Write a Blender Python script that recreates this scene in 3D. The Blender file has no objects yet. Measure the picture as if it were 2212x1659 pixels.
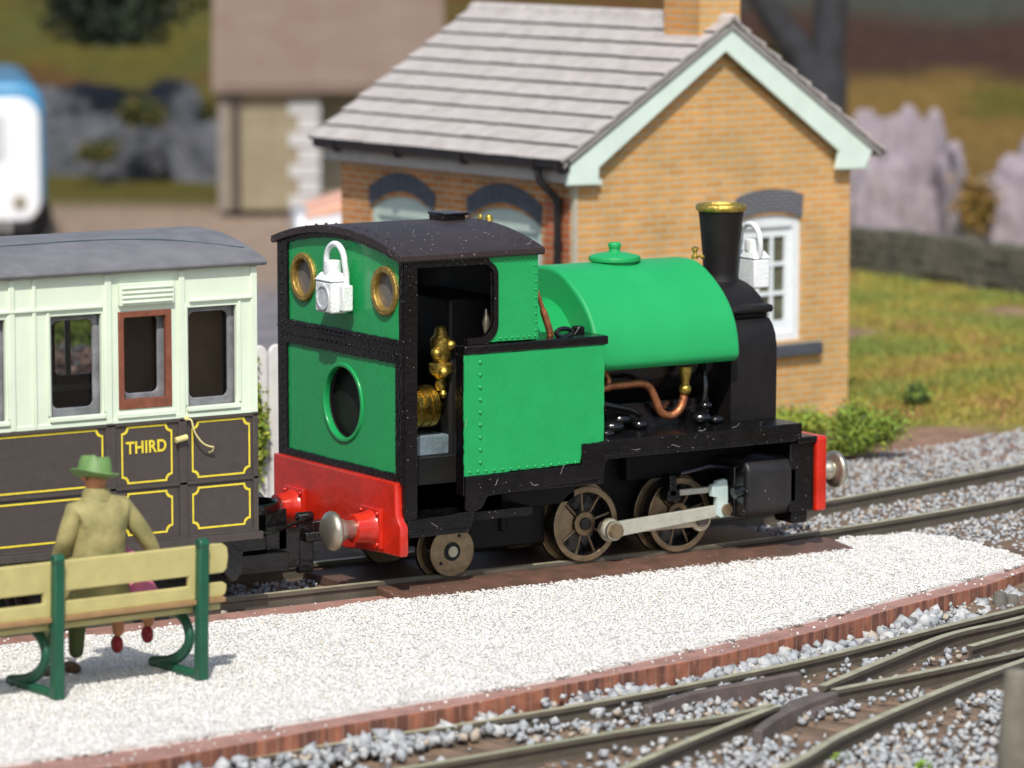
import bpy, bmesh, math, random
import numpy as np
from mathutils import Vector, Matrix, noise as mnoise
random.seed(7); rng = np.random.default_rng(7)
S = bpy.context.scene
COL = S.collection
PI = math.pi

# ---------------------------------------------------------------- camera, world, sun
W0, H0, FPX, HOR, AZ = 2212.0, 1659.0, 8800.0, -300.0, math.radians(57.5)
pitch = math.atan((H0/2-HOR)/FPX)
vv = Vector((math.cos(AZ)*math.cos(pitch), math.sin(AZ)*math.cos(pitch), -math.sin(pitch)))
rr = Vector((math.sin(AZ), -math.cos(AZ), 0)); uu = rr.cross(vv)
CAM = Vector((-16.866, -29.143, 5.903))
cam = bpy.data.objects.new('camera', bpy.data.cameras.new('camera')); COL.objects.link(cam)
cam.matrix_world = Matrix(((rr.x, uu.x, -vv.x, CAM.x), (rr.y, uu.y, -vv.y, CAM.y), (rr.z, uu.z, -vv.z, CAM.z), (0, 0, 0, 1)))
cam.data.sensor_width = 36; cam.data.lens = 36*FPX/W0
cam.data.clip_start = 0.5; cam.data.clip_end = 600
cam.data.dof.use_dof = True; cam.data.dof.focus_distance = 33.3; cam.data.dof.aperture_fstop = 0.80
S.camera = cam
SUN = Vector((-.35, -.54, .765)).normalized()
world = bpy.data.worlds.new('World'); S.world = world; world.use_nodes = True
wn = world.node_tree.nodes; wl = world.node_tree.links
sky = wn.new('ShaderNodeTexSky'); sky.sky_type = 'NISHITA'; sky.sun_disc = False
sky.sun_elevation = math.asin(SUN.z); sky.sun_rotation = math.atan2(SUN.x, SUN.y)
sky.dust_density = 2.0; sky.ozone_density = 0.6
bg = wn['Background']; wl.new(sky.outputs[0], bg.inputs[0]); bg.inputs[1].default_value = 0.125
sun = bpy.data.objects.new('sun', bpy.data.lights.new('sun', 'SUN')); COL.objects.link(sun)
sun.data.energy = 3.5; sun.data.angle = math.radians(1.0); sun.data.color = (1, .95, .87)
sun.rotation_euler = (-SUN).to_track_quat('-Z', 'Y').to_euler(); sun.location = (-10, -20, 30)
S.view_settings.view_transform = 'Standard'; S.view_settings.look = 'None'
S.view_settings.exposure = 0.17; S.view_settings.gamma = 1
S.view_settings.use_curve_mapping = False
S.render.film_transparent = False

def G(x, y, z=0.0):
    """world point on the horizontal level z seen at that spot of the photograph"""
    d = vv*FPX + rr*(x-W0/2) + uu*(H0/2-y)
    return CAM + d*((z-CAM.z)/d.z)
def at_depth(x, y, s):
    d = vv*FPX + rr*(x-W0/2) + uu*(H0/2-y)
    return CAM + d*(s/FPX)

# ---------------------------------------------------------------- materials
MATS = {}
def mat(name, col, rough=.5, metal=0., var=.12, nscale=6., bump=.0, bscale=40., spec=.5, dust=0., dscale=9., col2=None, coat=0., emis=None):
    if name in MATS: return MATS[name]
    m = bpy.data.materials.new(name); m.use_nodes = True
    nt = m.node_tree; n = nt.nodes; l = nt.links; b = n['Principled BSDF']
    tc = n.new('ShaderNodeTexCoord')
    b.inputs['Roughness'].default_value = rough; b.inputs['Metallic'].default_value = metal
    b.inputs['Specular IOR Level'].default_value = spec
    if coat: b.inputs['Coat Weight'].default_value = coat; b.inputs['Coat Roughness'].default_value = .15
    nz = n.new('ShaderNodeTexNoise'); nz.inputs['Scale'].default_value = nscale; nz.inputs['Detail'].default_value = 5
    nz.inputs['Roughness'].default_value = .65
    l.new(tc.outputs['Object'], nz.inputs['Vector'])
    cr = n.new('ShaderNodeValToRGB')
    c2 = col2 if col2 else tuple(min(1, c*(1+var)) for c in col)
    c1 = col if col2 else tuple(c*(1-var) for c in col)
    cr.color_ramp.elements[0].position = .34; cr.color_ramp.elements[1].position = .66
    cr.color_ramp.elements[0].color = (*c1, 1); cr.color_ramp.elements[1].color = (*c2, 1)
    l.new(nz.outputs['Fac'], cr.inputs[0])
    out = cr.outputs[0]
    if dust > 0:
        vo = n.new('ShaderNodeTexVoronoi'); vo.inputs['Scale'].default_value = dscale
        l.new(tc.outputs['Object'], vo.inputs['Vector'])
        vc = n.new('ShaderNodeSeparateColor'); l.new(vo.outputs['Color'], vc.inputs[0])
        mr = n.new('ShaderNodeMath'); mr.operation = 'MULTIPLY'; mr.inputs[1].default_value = .11*dust
        l.new(vc.outputs[0], mr.inputs[0])
        lt = n.new('ShaderNodeMath'); lt.operation = 'LESS_THAN'
        l.new(vo.outputs['Distance'], lt.inputs[0]); l.new(mr.outputs[0], lt.inputs[1])
        gt = n.new('ShaderNodeMath'); gt.operation = 'GREATER_THAN'; gt.inputs[1].default_value = .45
        l.new(vc.outputs[1], gt.inputs[0])
        mu = n.new('ShaderNodeMath'); mu.operation = 'MULTIPLY'; l.new(lt.outputs[0], mu.inputs[0]); l.new(gt.outputs[0], mu.inputs[1])
        m2 = n.new('ShaderNodeMath'); m2.operation = 'MULTIPLY'; m2.inputs[1].default_value = .55; l.new(mu.outputs[0], m2.inputs[0])
        mx = n.new('ShaderNodeMix'); mx.data_type = 'RGBA'; mx.inputs['B'].default_value = (.55, .53, .5, 1)
        l.new(m2.outputs[0], mx.inputs['Factor']); l.new(out, mx.inputs['A']); out = mx.outputs['Result']
    l.new(out, b.inputs['Base Color'])
    rn = n.new('ShaderNodeMapRange'); rn.inputs['To Min'].default_value = max(.03, rough-.1); rn.inputs['To Max'].default_value = min(1, rough+.12)
    l.new(nz.outputs['Fac'], rn.inputs['Value']); l.new(rn.outputs[0], b.inputs['Roughness'])
    if bump:
        bn = n.new('ShaderNodeTexNoise'); bn.inputs['Scale'].default_value = bscale; bn.inputs['Detail'].default_value = 4
        l.new(tc.outputs['Object'], bn.inputs['Vector'])
        bp = n.new('ShaderNodeBump'); bp.inputs['Strength'].default_value = bump; bp.inputs['Distance'].default_value = .01
        l.new(bn.outputs['Fac'], bp.inputs['Height']); l.new(bp.outputs[0], b.inputs['Normal'])
    if emis:
        b.inputs['Emission Color'].default_value = (*emis, 1); b.inputs['Emission Strength'].default_value = 1
    MATS[name] = m; return m

GREEN = mat('green_enamel', (.014, .335, .095), .27, var=.05, nscale=4, bump=.22, bscale=11, spec=.5, dust=.5, dscale=16)
TANKG = mat('tank_enamel', (.015, .355, .105), .42, var=.04, nscale=2, bump=.05, bscale=30, spec=.4, dust=.35, dscale=14)
BLACK = mat('black_paint', (.0045, .0036, .0038), .24, var=.4, nscale=5, bump=.7, bscale=26, spec=.38, dust=1.3, dscale=32)
GLOSSB = mat('gloss_black', (.006, .006, .007), .16, var=.3, bump=.5, bscale=22, spec=.7)
ROOFB = mat('cab_roof_black', (.036, .026, .026), .5, var=.22, nscale=3, bump=.15, bscale=40, spec=.35, dust=1.7, dscale=26)
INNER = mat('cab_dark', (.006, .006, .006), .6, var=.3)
RED = mat('buffer_red', (.55, .020, .007), .26, var=.14, nscale=5, bump=.35, bscale=16, spec=.6, coat=.3)
BRASS = mat('brass', (.62, .44, .09), .30, 1., var=.25, nscale=14, bump=.5, bscale=60)
GOLDP = mat('gold_paint', (.50, .36, .08), .38, .85, var=.3, nscale=22, bump=.9, bscale=45)
COPPER = mat('copper_paint', (.52, .20, .09), .42, .8, var=.25, nscale=20, bump=.8, bscale=50)
STEEL = mat('dull_nickel', (.50, .47, .38), .36, .85, var=.15, nscale=9, bump=.2, bscale=50, dust=.5, dscale=30)
WHEELM = mat('bronzed_wheel', (.29, .21, .13), .34, .8, var=.25, nscale=9, bump=.35, bscale=70)
DARKM = mat('dark_metal', (.05, .045, .045), .4, .6, var=.2, bump=.3)
RODM = mat('cream_nickel_rod', (.47, .46, .39), .42, .25, var=.12, nscale=8, bump=.2, bscale=50)
XHM = mat('pale_plastic_crosshead', (.48, .60, .58), .4, 0, var=.1, nscale=9, bump=.2)
WHITEP = mat('white_paint', (.80, .84, .84), .4, var=.06, nscale=14, bump=.6, bscale=45)
GREYM = mat('bare_grey_casting', (.20, .27, .31), .5, .2, var=.2, nscale=9, bump=.5, bscale=40, dust=0)

def glassy(name, tint=(.8, .85, .85), rough=.05, opac=.25, col=(.05, .05, .05)):
    m = bpy.data.materials.new(name); m.use_nodes = True
    n = m.node_tree.nodes; l = m.node_tree.links; out = n['Material Output']; n.remove(n['Principled BSDF'])
    tr = n.new('ShaderNodeBsdfTransparent'); tr.inputs[0].default_value = (*tint, 1)
    gl = n.new('ShaderNodeBsdfGlossy'); gl.inputs['Roughness'].default_value = rough
    df = n.new('ShaderNodeBsdfDiffuse'); df.inputs[0].default_value = (*col, 1)
    m1 = n.new('ShaderNodeMixShader'); m1.inputs[0].default_value = opac
    fr = n.new('ShaderNodeFresnel'); fr.inputs[0].default_value = 1.45
    m2 = n.new('ShaderNodeMixShader')
    l.new(tr.outputs[0], m1.inputs[1]); l.new(df.outputs[0], m1.inputs[2])
    l.new(fr.outputs[0], m2.inputs[0]); l.new(m1.outputs[0], m2.inputs[1]); l.new(gl.outputs[0], m2.inputs[2])
    l.new(m2.outputs[0], out.inputs[0]); return m

def layer_lines(m, scale=38, dist=.0016):
    n = m.node_tree.nodes; l = m.node_tree.links; b = n['Principled BSDF']; tc = n.new('ShaderNodeTexCoord'); w = n.new('ShaderNodeTexWave'); w.bands_direction = 'Z'; w.inputs['Scale'].default_value = scale; w.inputs['Distortion'].default_value = .6
    l.new(tc.outputs['Object'], w.inputs['Vector']); bp = n.new('ShaderNodeBump'); bp.inputs['Distance'].default_value = dist; bp.inputs['Strength'].default_value = .6; l.new(w.outputs['Fac'], bp.inputs['Height'])
    if b.inputs['Normal'].links: l.new(b.inputs['Normal'].links[0].from_socket, bp.inputs['Normal'])
    l.new(bp.outputs[0], b.inputs['Normal'])
layer_lines(TANKG)

# ---------------------------------------------------------------- mesh helpers
class MB:
    def __init__(s): s.v = []; s.f = []
    def add(s, vs, fs):
        o = len(s.v); s.v += [tuple(v) for v in vs]; s.f += [tuple(i+o for i in f) for f in fs]; return s
    def box(s, x0, x1, y0, y1, z0, z1):
        return s.add([(x0,y0,z0),(x1,y0,z0),(x1,y1,z0),(x0,y1,z0),(x0,y0,z1),(x1,y0,z1),(x1,y1,z1),(x0,y1,z1)],
                     [(0,3,2,1),(4,5,6,7),(0,1,5,4),(1,2,6,5),(2,3,7,6),(3,0,4,7)])
    def prism(s, pts, a0, a1, axis='x'):
        """closed profile extruded along an axis; pts are the other two coordinates in order (y,z) (x,z) (x,y)"""
        n = len(pts)
        def mk(p, a): return {'x': (a, p[0], p[1]), 'y': (p[0], a, p[1]), 'z': (p[0], p[1], a)}[axis]
        return s.add([mk(p, a0) for p in pts]+[mk(p, a1) for p in pts],
                     [tuple(range(n)), tuple(range(2*n-1, n-1, -1))]+[(i, i+n, (i+1) % n+n, (i+1) % n) for i in range(n)])
    def lathe(s, prof, c, axis='z', n=32, sx=1, sy=1):
        """prof = [(r, h)...] from bottom to top, capped"""
        vs = []; k = len(prof)
        for r, h in prof:
            for i in range(n):
                t = 2*PI*i/n; a, b = r*math.cos(t)*sx, r*math.sin(t)*sy
                vs.append({'z': (c[0]+a, c[1]+b, c[2]+h), 'x': (c[0]+h, c[1]+a, c[2]+b), 'y': (c[0]+b, c[1]+h, c[2]+a)}[axis])
        fs = [(j*n+i, j*n+(i+1) % n, (j+1)*n+(i+1) % n, (j+1)*n+i) for j in range(k-1) for i in range(n)]
        fs += [tuple(range(n-1, -1, -1)), tuple(range((k-1)*n, k*n))]
        return s.add(vs, fs)
    def ring(s, r0, r1, h0, h1, c, axis='y', n=40):
        """annulus with thickness"""
        vs = []
        for r, h in ((r0, h0), (r1, h0), (r1, h1), (r0, h1)):
            for i in range(n):
                t = 2*PI*i/n; a, b = r*math.cos(t), r*math.sin(t)
                vs.append({'z': (c[0]+a, c[1]+b, c[2]+h), 'x': (c[0]+h, c[1]+a, c[2]+b), 'y': (c[0]+b, c[1]+h, c[2]+a)}[axis])
        return s.add(vs, [(j*n+i, j*n+(i+1) % n, ((j+1) % 4)*n+(i+1) % n, ((j+1) % 4)*n+i) for j in range(4) for i in range(n)])
    def tube(s, path, r, n=10, close=False, sq=None):
        path = [Vector(p) for p in path]; rs = r if isinstance(r, (list, tuple)) else [r]*len(path)
        vs = []; m = len(path); up = None
        for i, p in enumerate(path):
            if close: t = path[(i+1) % m]-path[i-1]
            else: t = path[min(i+1, m-1)]-path[max(i-1, 0)]
            t.normalize()
            if up is None: up = Vector((0, 0, 1)) if abs(t.z) < .8 else Vector((0, 1, 0))
            a = t.cross(up).normalized(); b = a.cross(t).normalized(); up = b
            for k in range(n):
                q = 2*PI*k/n
                ca, sa = math.cos(q), math.sin(q)
                vs.append(p+a*ca*rs[i]*(sq[0] if sq else 1)+b*sa*rs[i]*(sq[1] if sq else 1))
        fs = [(i*n+k, i*n+(k+1) % n, ((i+1) % m)*n+(k+1) % n, ((i+1) % m)*n+k) for i in range(m if close else m-1) for k in range(n)]
        if not close: fs += [tuple(range(n-1, -1, -1)), tuple(range((m-1)*n, m*n))]
        return s.add(vs, fs)
    def sphere(s, c, r, n=12, m=8, sc=(1, 1, 1)):
        prof = [(max(.001, math.sin(PI*j/m))*r, -math.cos(PI*j/m)*r) for j in range(m+1)]
        o = len(s.v); s.lathe(prof, (0, 0, 0), 'z', n)
        for i in range(o, len(s.v)):
            v = s.v[i]; s.v[i] = (c[0]+v[0]*sc[0], c[1]+v[1]*sc[1], c[2]+v[2]*sc[2])
        return s
    def build(s, name, m, parent=None, bevel=0, seg=2, angle=38, loc=None):
        me = bpy.data.meshes.new(name); me.from_pydata(s.v, [], s.f); me.update()
        return finish(me, name, m, parent, bevel, seg, angle, loc)

def finish(me, name, m, parent=None, bevel=0, seg=2, angle=38, loc=None):
    bm = bmesh.new(); bm.from_mesh(me); bmesh.ops.recalc_face_normals(bm, faces=bm.faces)
    ca = math.radians(angle)
    for f in bm.faces: f.smooth = True
    for e in bm.edges:
        if len(e.link_faces) == 2 and e.calc_face_angle(0) > ca: e.smooth = False
    bm.to_mesh(me); bm.free()
    o = bpy.data.objects.new(name, me); COL.objects.link(o)
    if m: me.materials.append(m)
    if parent: o.parent = parent
    if loc: o.location = loc
    if bevel:
        b = o.modifiers.new('bevel', 'BEVEL'); b.width = bevel; b.segments = seg; b.limit_method = 'ANGLE'; b.angle_limit = math.radians(30)
        b.harden_normals = False
    return o

def plate(name, outer, holes, a0, a1, axis, m, parent=None, bev=.004, extra=None):
    """flat plate with openings, filled as a 2D curve, thickness a0..a1 along axis"""
    cu = bpy.data.curves.new(name, 'CURVE'); cu.dimensions = '2D'; cu.fill_mode = 'BOTH'
    for pts in [outer]+list(holes)+(extra or []):
        sp = cu.splines.new('POLY'); sp.points.add(len(pts)-1)
        for i, p in enumerate(pts): sp.points[i].co = (p[0], p[1], 0, 1)
        sp.use_cyclic_u = True
    th = a1-a0; bev = min(bev, th*.45)
    cu.extrude = max(th/2-bev, 0); cu.bevel_depth = bev; cu.bevel_resolution = 1; cu.offset = -bev
    o = bpy.data.objects.new('tmp', cu); COL.objects.link(o)
    dg = bpy.context.evaluated_depsgraph_get(); me = bpy.data.meshes.new_from_object(o.evaluated_get(dg))
    bpy.data.objects.remove(o); bpy.data.curves.remove(cu)
    me.name = name; mid = (a0+a1)/2
    n = len(me.vertices); co = np.empty(n*3); me.vertices.foreach_get('co', co); co = co.reshape(-1, 3)
    u, v, w = co[:, 0].copy(), co[:, 1].copy(), co[:, 2].copy()
    if axis == 'x': co = np.stack([w+mid, u, v], 1)
    elif axis == 'y': co = np.stack([u, w+mid, v], 1)
    else: co = np.stack([u, v, w+mid], 1)
    me.vertices.foreach_set('co', co.ravel()); me.materials.clear()
    return finish(me, name, m, parent)

def merge(a, b):
    """fold mesh object b into a (surface detail of the same part)"""
    bm = bmesh.new(); bm.from_mesh(a.data); bm.from_mesh(b.data); bm.to_mesh(a.data); bm.free(); bpy.data.objects.remove(b); return a

def rect(x0, x1, y0, y1): return [(x0, y0), (x1, y0), (x1, y1), (x0, y1)]
def rrect(x0, x1, y0, y1, r, n=6):
    out = []
    for cx, cy, a in ((x1-r, y0+r, -90), (x1-r, y1-r, 0), (x0+r, y1-r, 90), (x0+r, y0+r, 180)):
        for i in range(n+1):
            t = math.radians(a+90*i/n); out.append((cx+r*math.cos(t), cy+r*math.sin(t)))
    return out
def circ(cx, cy, r, n=48, s=1): return [(cx+r*math.cos(2*PI*i/n), cy+s*r*math.sin(2*PI*i/n)) for i in range(n)]
def smooth_path(pts, k=6):
    pts = [Vector(p) for p in pts]; out = []
    for i in range(len(pts)-1):
        p0, p1, p2, p3 = pts[max(i-1, 0)], pts[i], pts[i+1], pts[min(i+2, len(pts)-1)]
        for j in range(k):
            t = j/k
            out.append(.5*((2*p1)+(p2-p0)*t+(2*p0-5*p1+4*p2-p3)*t*t+(3*p1-p0-3*p2+p3)*t**3))
    out.append(pts[-1]); return out

def tag(o, label=None, cat=None, group=None, kind=None):
    if label: o['label'] = label
    if cat: o['category'] = cat
    if group: o['group'] = group
    if kind: o['kind'] = kind
    return o
def thing(name, label, cat, loc=(0, 0, 0), rz=0, group=None):
    o = bpy.data.objects.new(name, None); COL.objects.link(o); o.location = loc; o.rotation_euler = (0, 0, rz)
    o.empty_display_size = .1
    return tag(o, label, cat, group)

def vnoise(x, y, f, seed=0):
    """cheap smooth value noise with numpy"""
    x = np.asarray(x)*f+seed*17.3; y = np.asarray(y)*f+seed*5.7
    xi, yi = np.floor(x), np.floor(y); fx, fy = x-xi, y-yi
    fx = fx*fx*(3-2*fx); fy = fy*fy*(3-2*fy)
    def h(a, b): return np.modf(np.abs(np.sin(a*127.1+b*311.7+seed*7.77)*43758.5453))[0]
    return (h(xi, yi)*(1-fx)+h(xi+1, yi)*fx)*(1-fy)+(h(xi, yi+1)*(1-fx)+h(xi+1, yi+1)*fx)*fy
def fbm(x, y, f, seed=0):
    return (vnoise(x, y, f, seed)*.5+vnoise(x, y, f*2.1, seed+1)*.27+vnoise(x, y, f*4.3, seed+2)*.15+vnoise(x, y, f*9, seed+3)*.08)

# ================================================================= GROUND
ch, sh = math.cos(AZ), math.sin(AZ)
def st(x, y):   # along-view distance s and sideways t of a ground point
    dx, dy = np.asarray(x)-CAM.x, np.asarray(y)-CAM.y
    return dx*ch+dy*sh, dx*sh-dy*ch
ZF = -.35      # ground level in front of the platform
ZB = -.13      # ballast level round the running line
def ground_z(x, y):
    s, t = st(x, y)
    line = -2.3+.0*x
    f = np.clip((y+3.2+np.where(x > 4.5, .0, 0))/1.2, 0, 1)
    f = np.where(x > 4.2, np.clip((y+4.0-(x-4.2)*.25)/1.6, 0, 1), f)
    z = ZF+(ZB-ZF)*f
    z = z+np.clip((s-43)/12, 0, 1)*np.clip(t-2.6, 0, 3)*.05
    z = z+.10*(fbm(x, y, .6, 3)-.5)*np.clip((y-2.5)/3, 0, 1)
    # bank at the back of the layout
    u = np.clip((s-58)/20, 0, 1); z = z-1.25*u*u*(3-2*u)
    k = np.clip((s-94)/7.2, 0, None)
    z = z+np.clip(k, 0, 1)**1.5*1.3+np.clip(k-1, 0, None)*1.5*(.8+.5*fbm(x, y, .10, 9))
    z = z+.6*(fbm(x, y, .3, 5)-.5)*np.clip((s-91)/8, 0, 1)
    z = z-np.where(s > 130, 0, 0)
    return z
def build_ground():
    sv = np.concatenate([np.linspace(2, 24, 12, endpoint=False), np.linspace(24, 60, 260, endpoint=False), np.linspace(60, 125, 170, endpoint=False), np.linspace(125, 280, 30)])
    tv = np.concatenate([np.linspace(-90, -14, 18, endpoint=False), np.linspace(-14, 14, 220, endpoint=False), np.linspace(14, 90, 18)])
    s, t = np.meshgrid(sv, tv, indexing='ij')
    x = CAM.x+s*ch+t*sh; y = CAM.y+s*sh-t*ch; z = ground_z(x, y)
    co = np.stack([x, y, z], -1).reshape(-1, 3)
    a, b = s.shape; i = np.arange(a*b).reshape(a, b)
    q = np.stack([i[:-1, :-1], i[:-1, 1:], i[1:, 1:], i[1:, :-1]], -1).reshape(-1, 4)
    me = bpy.data.meshes.new('ground'); me.vertices.add(len(co)); me.vertices.foreach_set('co', co.ravel())
    me.loops.add(q.size); me.loops.foreach_set('vertex_index', q.ravel().astype(np.int32))
    me.polygons.add(len(q)); me.polygons.foreach_set('loop_start', np.arange(len(q), dtype=np.int32)*4)
    me.polygons.foreach_set('loop_total', np.full(len(q), 4, dtype=np.int32)); me.update(calc_edges=True)
    # soil and growth colours by place
    s, t, x, y = s.ravel(), t.ravel(), x.ravel(), y.ravel()
    n1, n2, n3 = fbm(x, y, .5, 11), fbm(x, y, .22, 12), fbm(x, y, 1.6, 13)
    C = np.empty((len(s), 3)); C[:] = (.20, .145, .105)                 # brown earth
    def lay(mask, col):
        C[:] = C*(1-mask[:, None])+np.array(col)*mask[:, None]
    sm = lambda v, a, b: np.clip((v-a)/(b-a), 0, 1)
    lay(sm(y, 3.6, 4.4)*(1-sm(t, -.4, .8)), (.21, .20, .215))            # grey roadway
    lay(sm(s, 56, 60)*(1-sm(t, -2.6, -1.2)), (.30, .225, .17))           # tan yard at the left back
    lay(sm(t, 1.2, 2.4)*sm(s, 40, 41), (.27, .17, .125)); gr = sm(t, 1.2, 2.4)*sm(s+1.6*n3, 43.6, 44.8)*sm(n1+.12*(s < 50), .28, .42)
    lay(gr, (.30, .25, .05)); lay(gr*sm(n3, .5, .62), (.34, .20, .06)); lay(gr*sm(n2, .5, .6), (.18, .20, .04))
    f = s/1.2
    lay(sm(f, 70.5, 73.5), (.085, .075, .016))
    lay(sm(f, 82, 85)*sm(n2, .42, .56), (.10, .048, .018))
    lay(sm(f, 86, 88)*sm(n1, .46, .56), (.075, .072, .018))
    lay(sm(f, 74, 78)*sm(t, 4, 6)*sm(n2, .30, .42), (.15, .095, .028))
    lay(sm(f+2.2*n1, 86.0, 87.6)*sm(t, 3.6, 6), (.050, .027, .020))
    lay(sm(f, 90.5, 92.5)*sm(t, 4.8, 7), (.05, .055, .042))
    la = me.color_attributes.new('soil', 'FLOAT_COLOR', 'POINT')
    la.data.foreach_set('color', np.concatenate([C, np.ones((len(C), 1))], 1).ravel())
    for p in me.polygons: p.use_smooth = True
    m = bpy.data.materials.new('layout_ground'); m.use_nodes = True
    n = m.node_tree.nodes; l = m.node_tree.links; b = n['Principled BSDF']; b.inputs['Roughness'].default_value = .95; b.inputs['Specular IOR Level'].default_value = .1
    at = n.new('ShaderNodeAttribute'); at.attribute_name = 'soil'
    tc = n.new('ShaderNodeTexCoord'); nz = n.new('ShaderNodeTexNoise'); nz.inputs['Scale'].default_value = 3; nz.inputs['Detail'].default_value = 10; nz.inputs['Roughness'].default_value = .75
    l.new(tc.outputs['Object'], nz.inputs['Vector'])
    mr = n.new('ShaderNodeMapRange'); mr.inputs['From Min'].default_value = .3; mr.inputs['From Max'].default_value = .7; mr.inputs['To Min'].default_value = .55; mr.inputs['To Max'].default_value = 1.5
    l.new(nz.outputs['Fac'], mr.inputs['Value'])
    mx = n.new('ShaderNodeVectorMath'); mx.operation = 'SCALE'; l.new(at.outputs['Color'], mx.inputs[0]); l.new(mr.outputs[0], mx.inputs['Scale'])
    l.new(mx.outputs[0], b.inputs['Base Color'])
    bp = n.new('ShaderNodeBump'); bp.inputs['Distance'].default_value = .06; l.new(nz.outputs['Fac'], bp.inputs['Height']); l.new(bp.outputs[0], b.inputs['Normal'])
    me.materials.append(m)
    o = bpy.data.objects.new('ground', me); COL.objects.link(o); tag(o, kind='structure')
build_ground()

# ---------------------------------------------------------------- scattered stones as one mesh
def stones(name, P, R, m_list, squash=.8, seed=1, label=None, kind='stuff', poly='oct', colidx=None):
    r = np.random.default_rng(seed); N = len(P)
    if poly == 'oct':
        base = np.array([(1,0,0),(-1,0,0),(0,1,0),(0,-1,0),(0,0,1),(0,0,-1)], float)
        F = np.array([(0,2,4),(2,1,4),(1,3,4),(3,0,4),(2,0,5),(1,2,5),(3,1,5),(0,3,5)])
    else:
        g = (1+5**.5)/2; base = np.array([(-1,g,0),(1,g,0),(-1,-g,0),(1,-g,0),(0,-1,g),(0,1,g),(0,-1,-g),(0,1,-g),(g,0,-1),(g,0,1),(-g,0,-1),(-g,0,1)], float); base /= np.linalg.norm(base[0])
        F = np.array([(0,11,5),(0,5,1),(0,1,7),(0,7,10),(0,10,11),(1,5,9),(5,11,4),(11,10,2),(10,7,6),(7,1,8),(3,9,4),(3,4,2),(3,2,6),(3,6,8),(3,8,9),(4,9,5),(2,4,11),(6,2,10),(8,6,7),(9,8,1)])
    k = len(base)
    V = np.repeat(base[None], N, 0)*(1+.35*(r.random((N, k, 1))-.5)*2)
    V *= (1+.5*(r.random((N, 1, 3))-.5))
    q = r.normal(size=(N, 4)); q /= np.linalg.norm(q, axis=1)[:, None]
    w, x, y, z = q.T
    M = np.stack([1-2*(y*y+z*z), 2*(x*y-z*w), 2*(x*z+y*w), 2*(x*y+z*w), 1-2*(x*x+z*z), 2*(y*z-x*w), 2*(x*z-y*w), 2*(y*z+x*w), 1-2*(x*x+y*y)], 1).reshape(N, 3, 3)
    V = np.einsum('nij,nkj->nki', M, V)*R[:, None, None]; V[..., 2] *= squash
    V += P[:, None, :]
    f = (F[None]+np.arange(N)[:, None, None]*k).reshape(-1, 3)
    me = bpy.data.meshes.new(name); me.vertices.add(N*k); me.vertices.foreach_set('co', V.ravel())
    me.loops.add(f.size); me.loops.foreach_set('vertex_index', f.ravel().astype(np.int32))
    me.polygons.add(len(f)); me.polygons.foreach_set('loop_start', np.arange(len(f), dtype=np.int32)*3); me.polygons.foreach_set('loop_total', np.full(len(f), 3, dtype=np.int32))
    if len(m_list) > 1:
        idx = r.choice(len(m_list), N, p=colidx); me.polygons.foreach_set('material_index', np.repeat(idx, len(F)).astype(np.int32))
    for m in m_list: me.materials.append(m)
    me.update(calc_edges=True)
    o = bpy.data.objects.new(name, me); COL.objects.link(o); tag(o, label, kind=kind); return o

BAL = [mat('ballast_blue', (.335, .355, .37), .85, var=.2, nscale=9, bump=.3), mat('ballast_pale', (.44, .45, .45), .85, var=.2, nscale=9, bump=.3),
       mat('ballast_warm', (.42, .36, .29), .85, var=.2, nscale=9), mat('ballast_dark', (.17, .17, .18), .85, var=.2, nscale=9)]
GRV = [mat('gravel_white', (.75, .74, .71), .8, var=.06), mat('gravel_grey', (.56, .56, .55), .8, var=.1), mat('gravel_warm', (.70, .63, .48), .8, var=.1), mat('gravel_clear', (.88, .87, .85), .35, var=.04)]

# ---------------------------------------------------------------- platform
ZP = -.07
gravel_px = [(-260, 1400), (0, 1392), (200, 1372), (450, 1345), (700, 1316), (900, 1285), (1100, 1268), (1300, 1246), (1500, 1214), (1700, 1185), (1820, 1162), (1960, 1149), (2050, 1158), (2130, 1178), (2225, 1207), (2190, 1222),
             (1993, 1274), (1774, 1331), (1555, 1384), (1187, 1465), (788, 1531), (523, 1575), (346, 1602), (0, 1649), (-260, 1684)]
gpoly = [G(x, y, ZP) for x, y in gravel_px]
slab_px = [(2330, 1200), (2212, 1234), (2133, 1262), (1946, 1309), (1774, 1359), (1555, 1414), (1325, 1457), (965, 1528), (744, 1564), (346, 1639), (0, 1690), (-260, 1728)]
spts = [G(x, y, ZP-.03) for x, y in slab_px]
def pin(poly, X, Y):
    ins = np.zeros(len(X), bool); n = len(poly)
    for i in range(n):
        x0, y0 = poly[i][0], poly[i][1]; x1, y1 = poly[(i+1) % n][0], poly[(i+1) % n][1]
        c = ((y0 > Y) != (y1 > Y)) & (X < (x1-x0)*(Y-y0)/((y1-y0) if abs(y1-y0) > 1e-9 else 1e-9)+x0); ins ^= c
    return ins
far_edge = [(-9, -.66), (4.0, -.66)]+[(G(a, b, ZP).x, G(a, b, ZP).y) for a, b in ((1960, 1147), (2050, 1156), (2130, 1176), (2212, 1200), (2320, 1192))]
slab = MB(); slab.prism([(p[0], p[1]) for p in far_edge]+[(p.x, p.y) for p in spts]+[(-9, spts[-1].y)], -.8, ZP-.03, 'z')
SLAB = mat('brick_red_slab', (.235, .105, .072), .62, var=.25, nscale=7, bump=.5, bscale=25, dust=1.2, dscale=16, col2=None)
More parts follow.
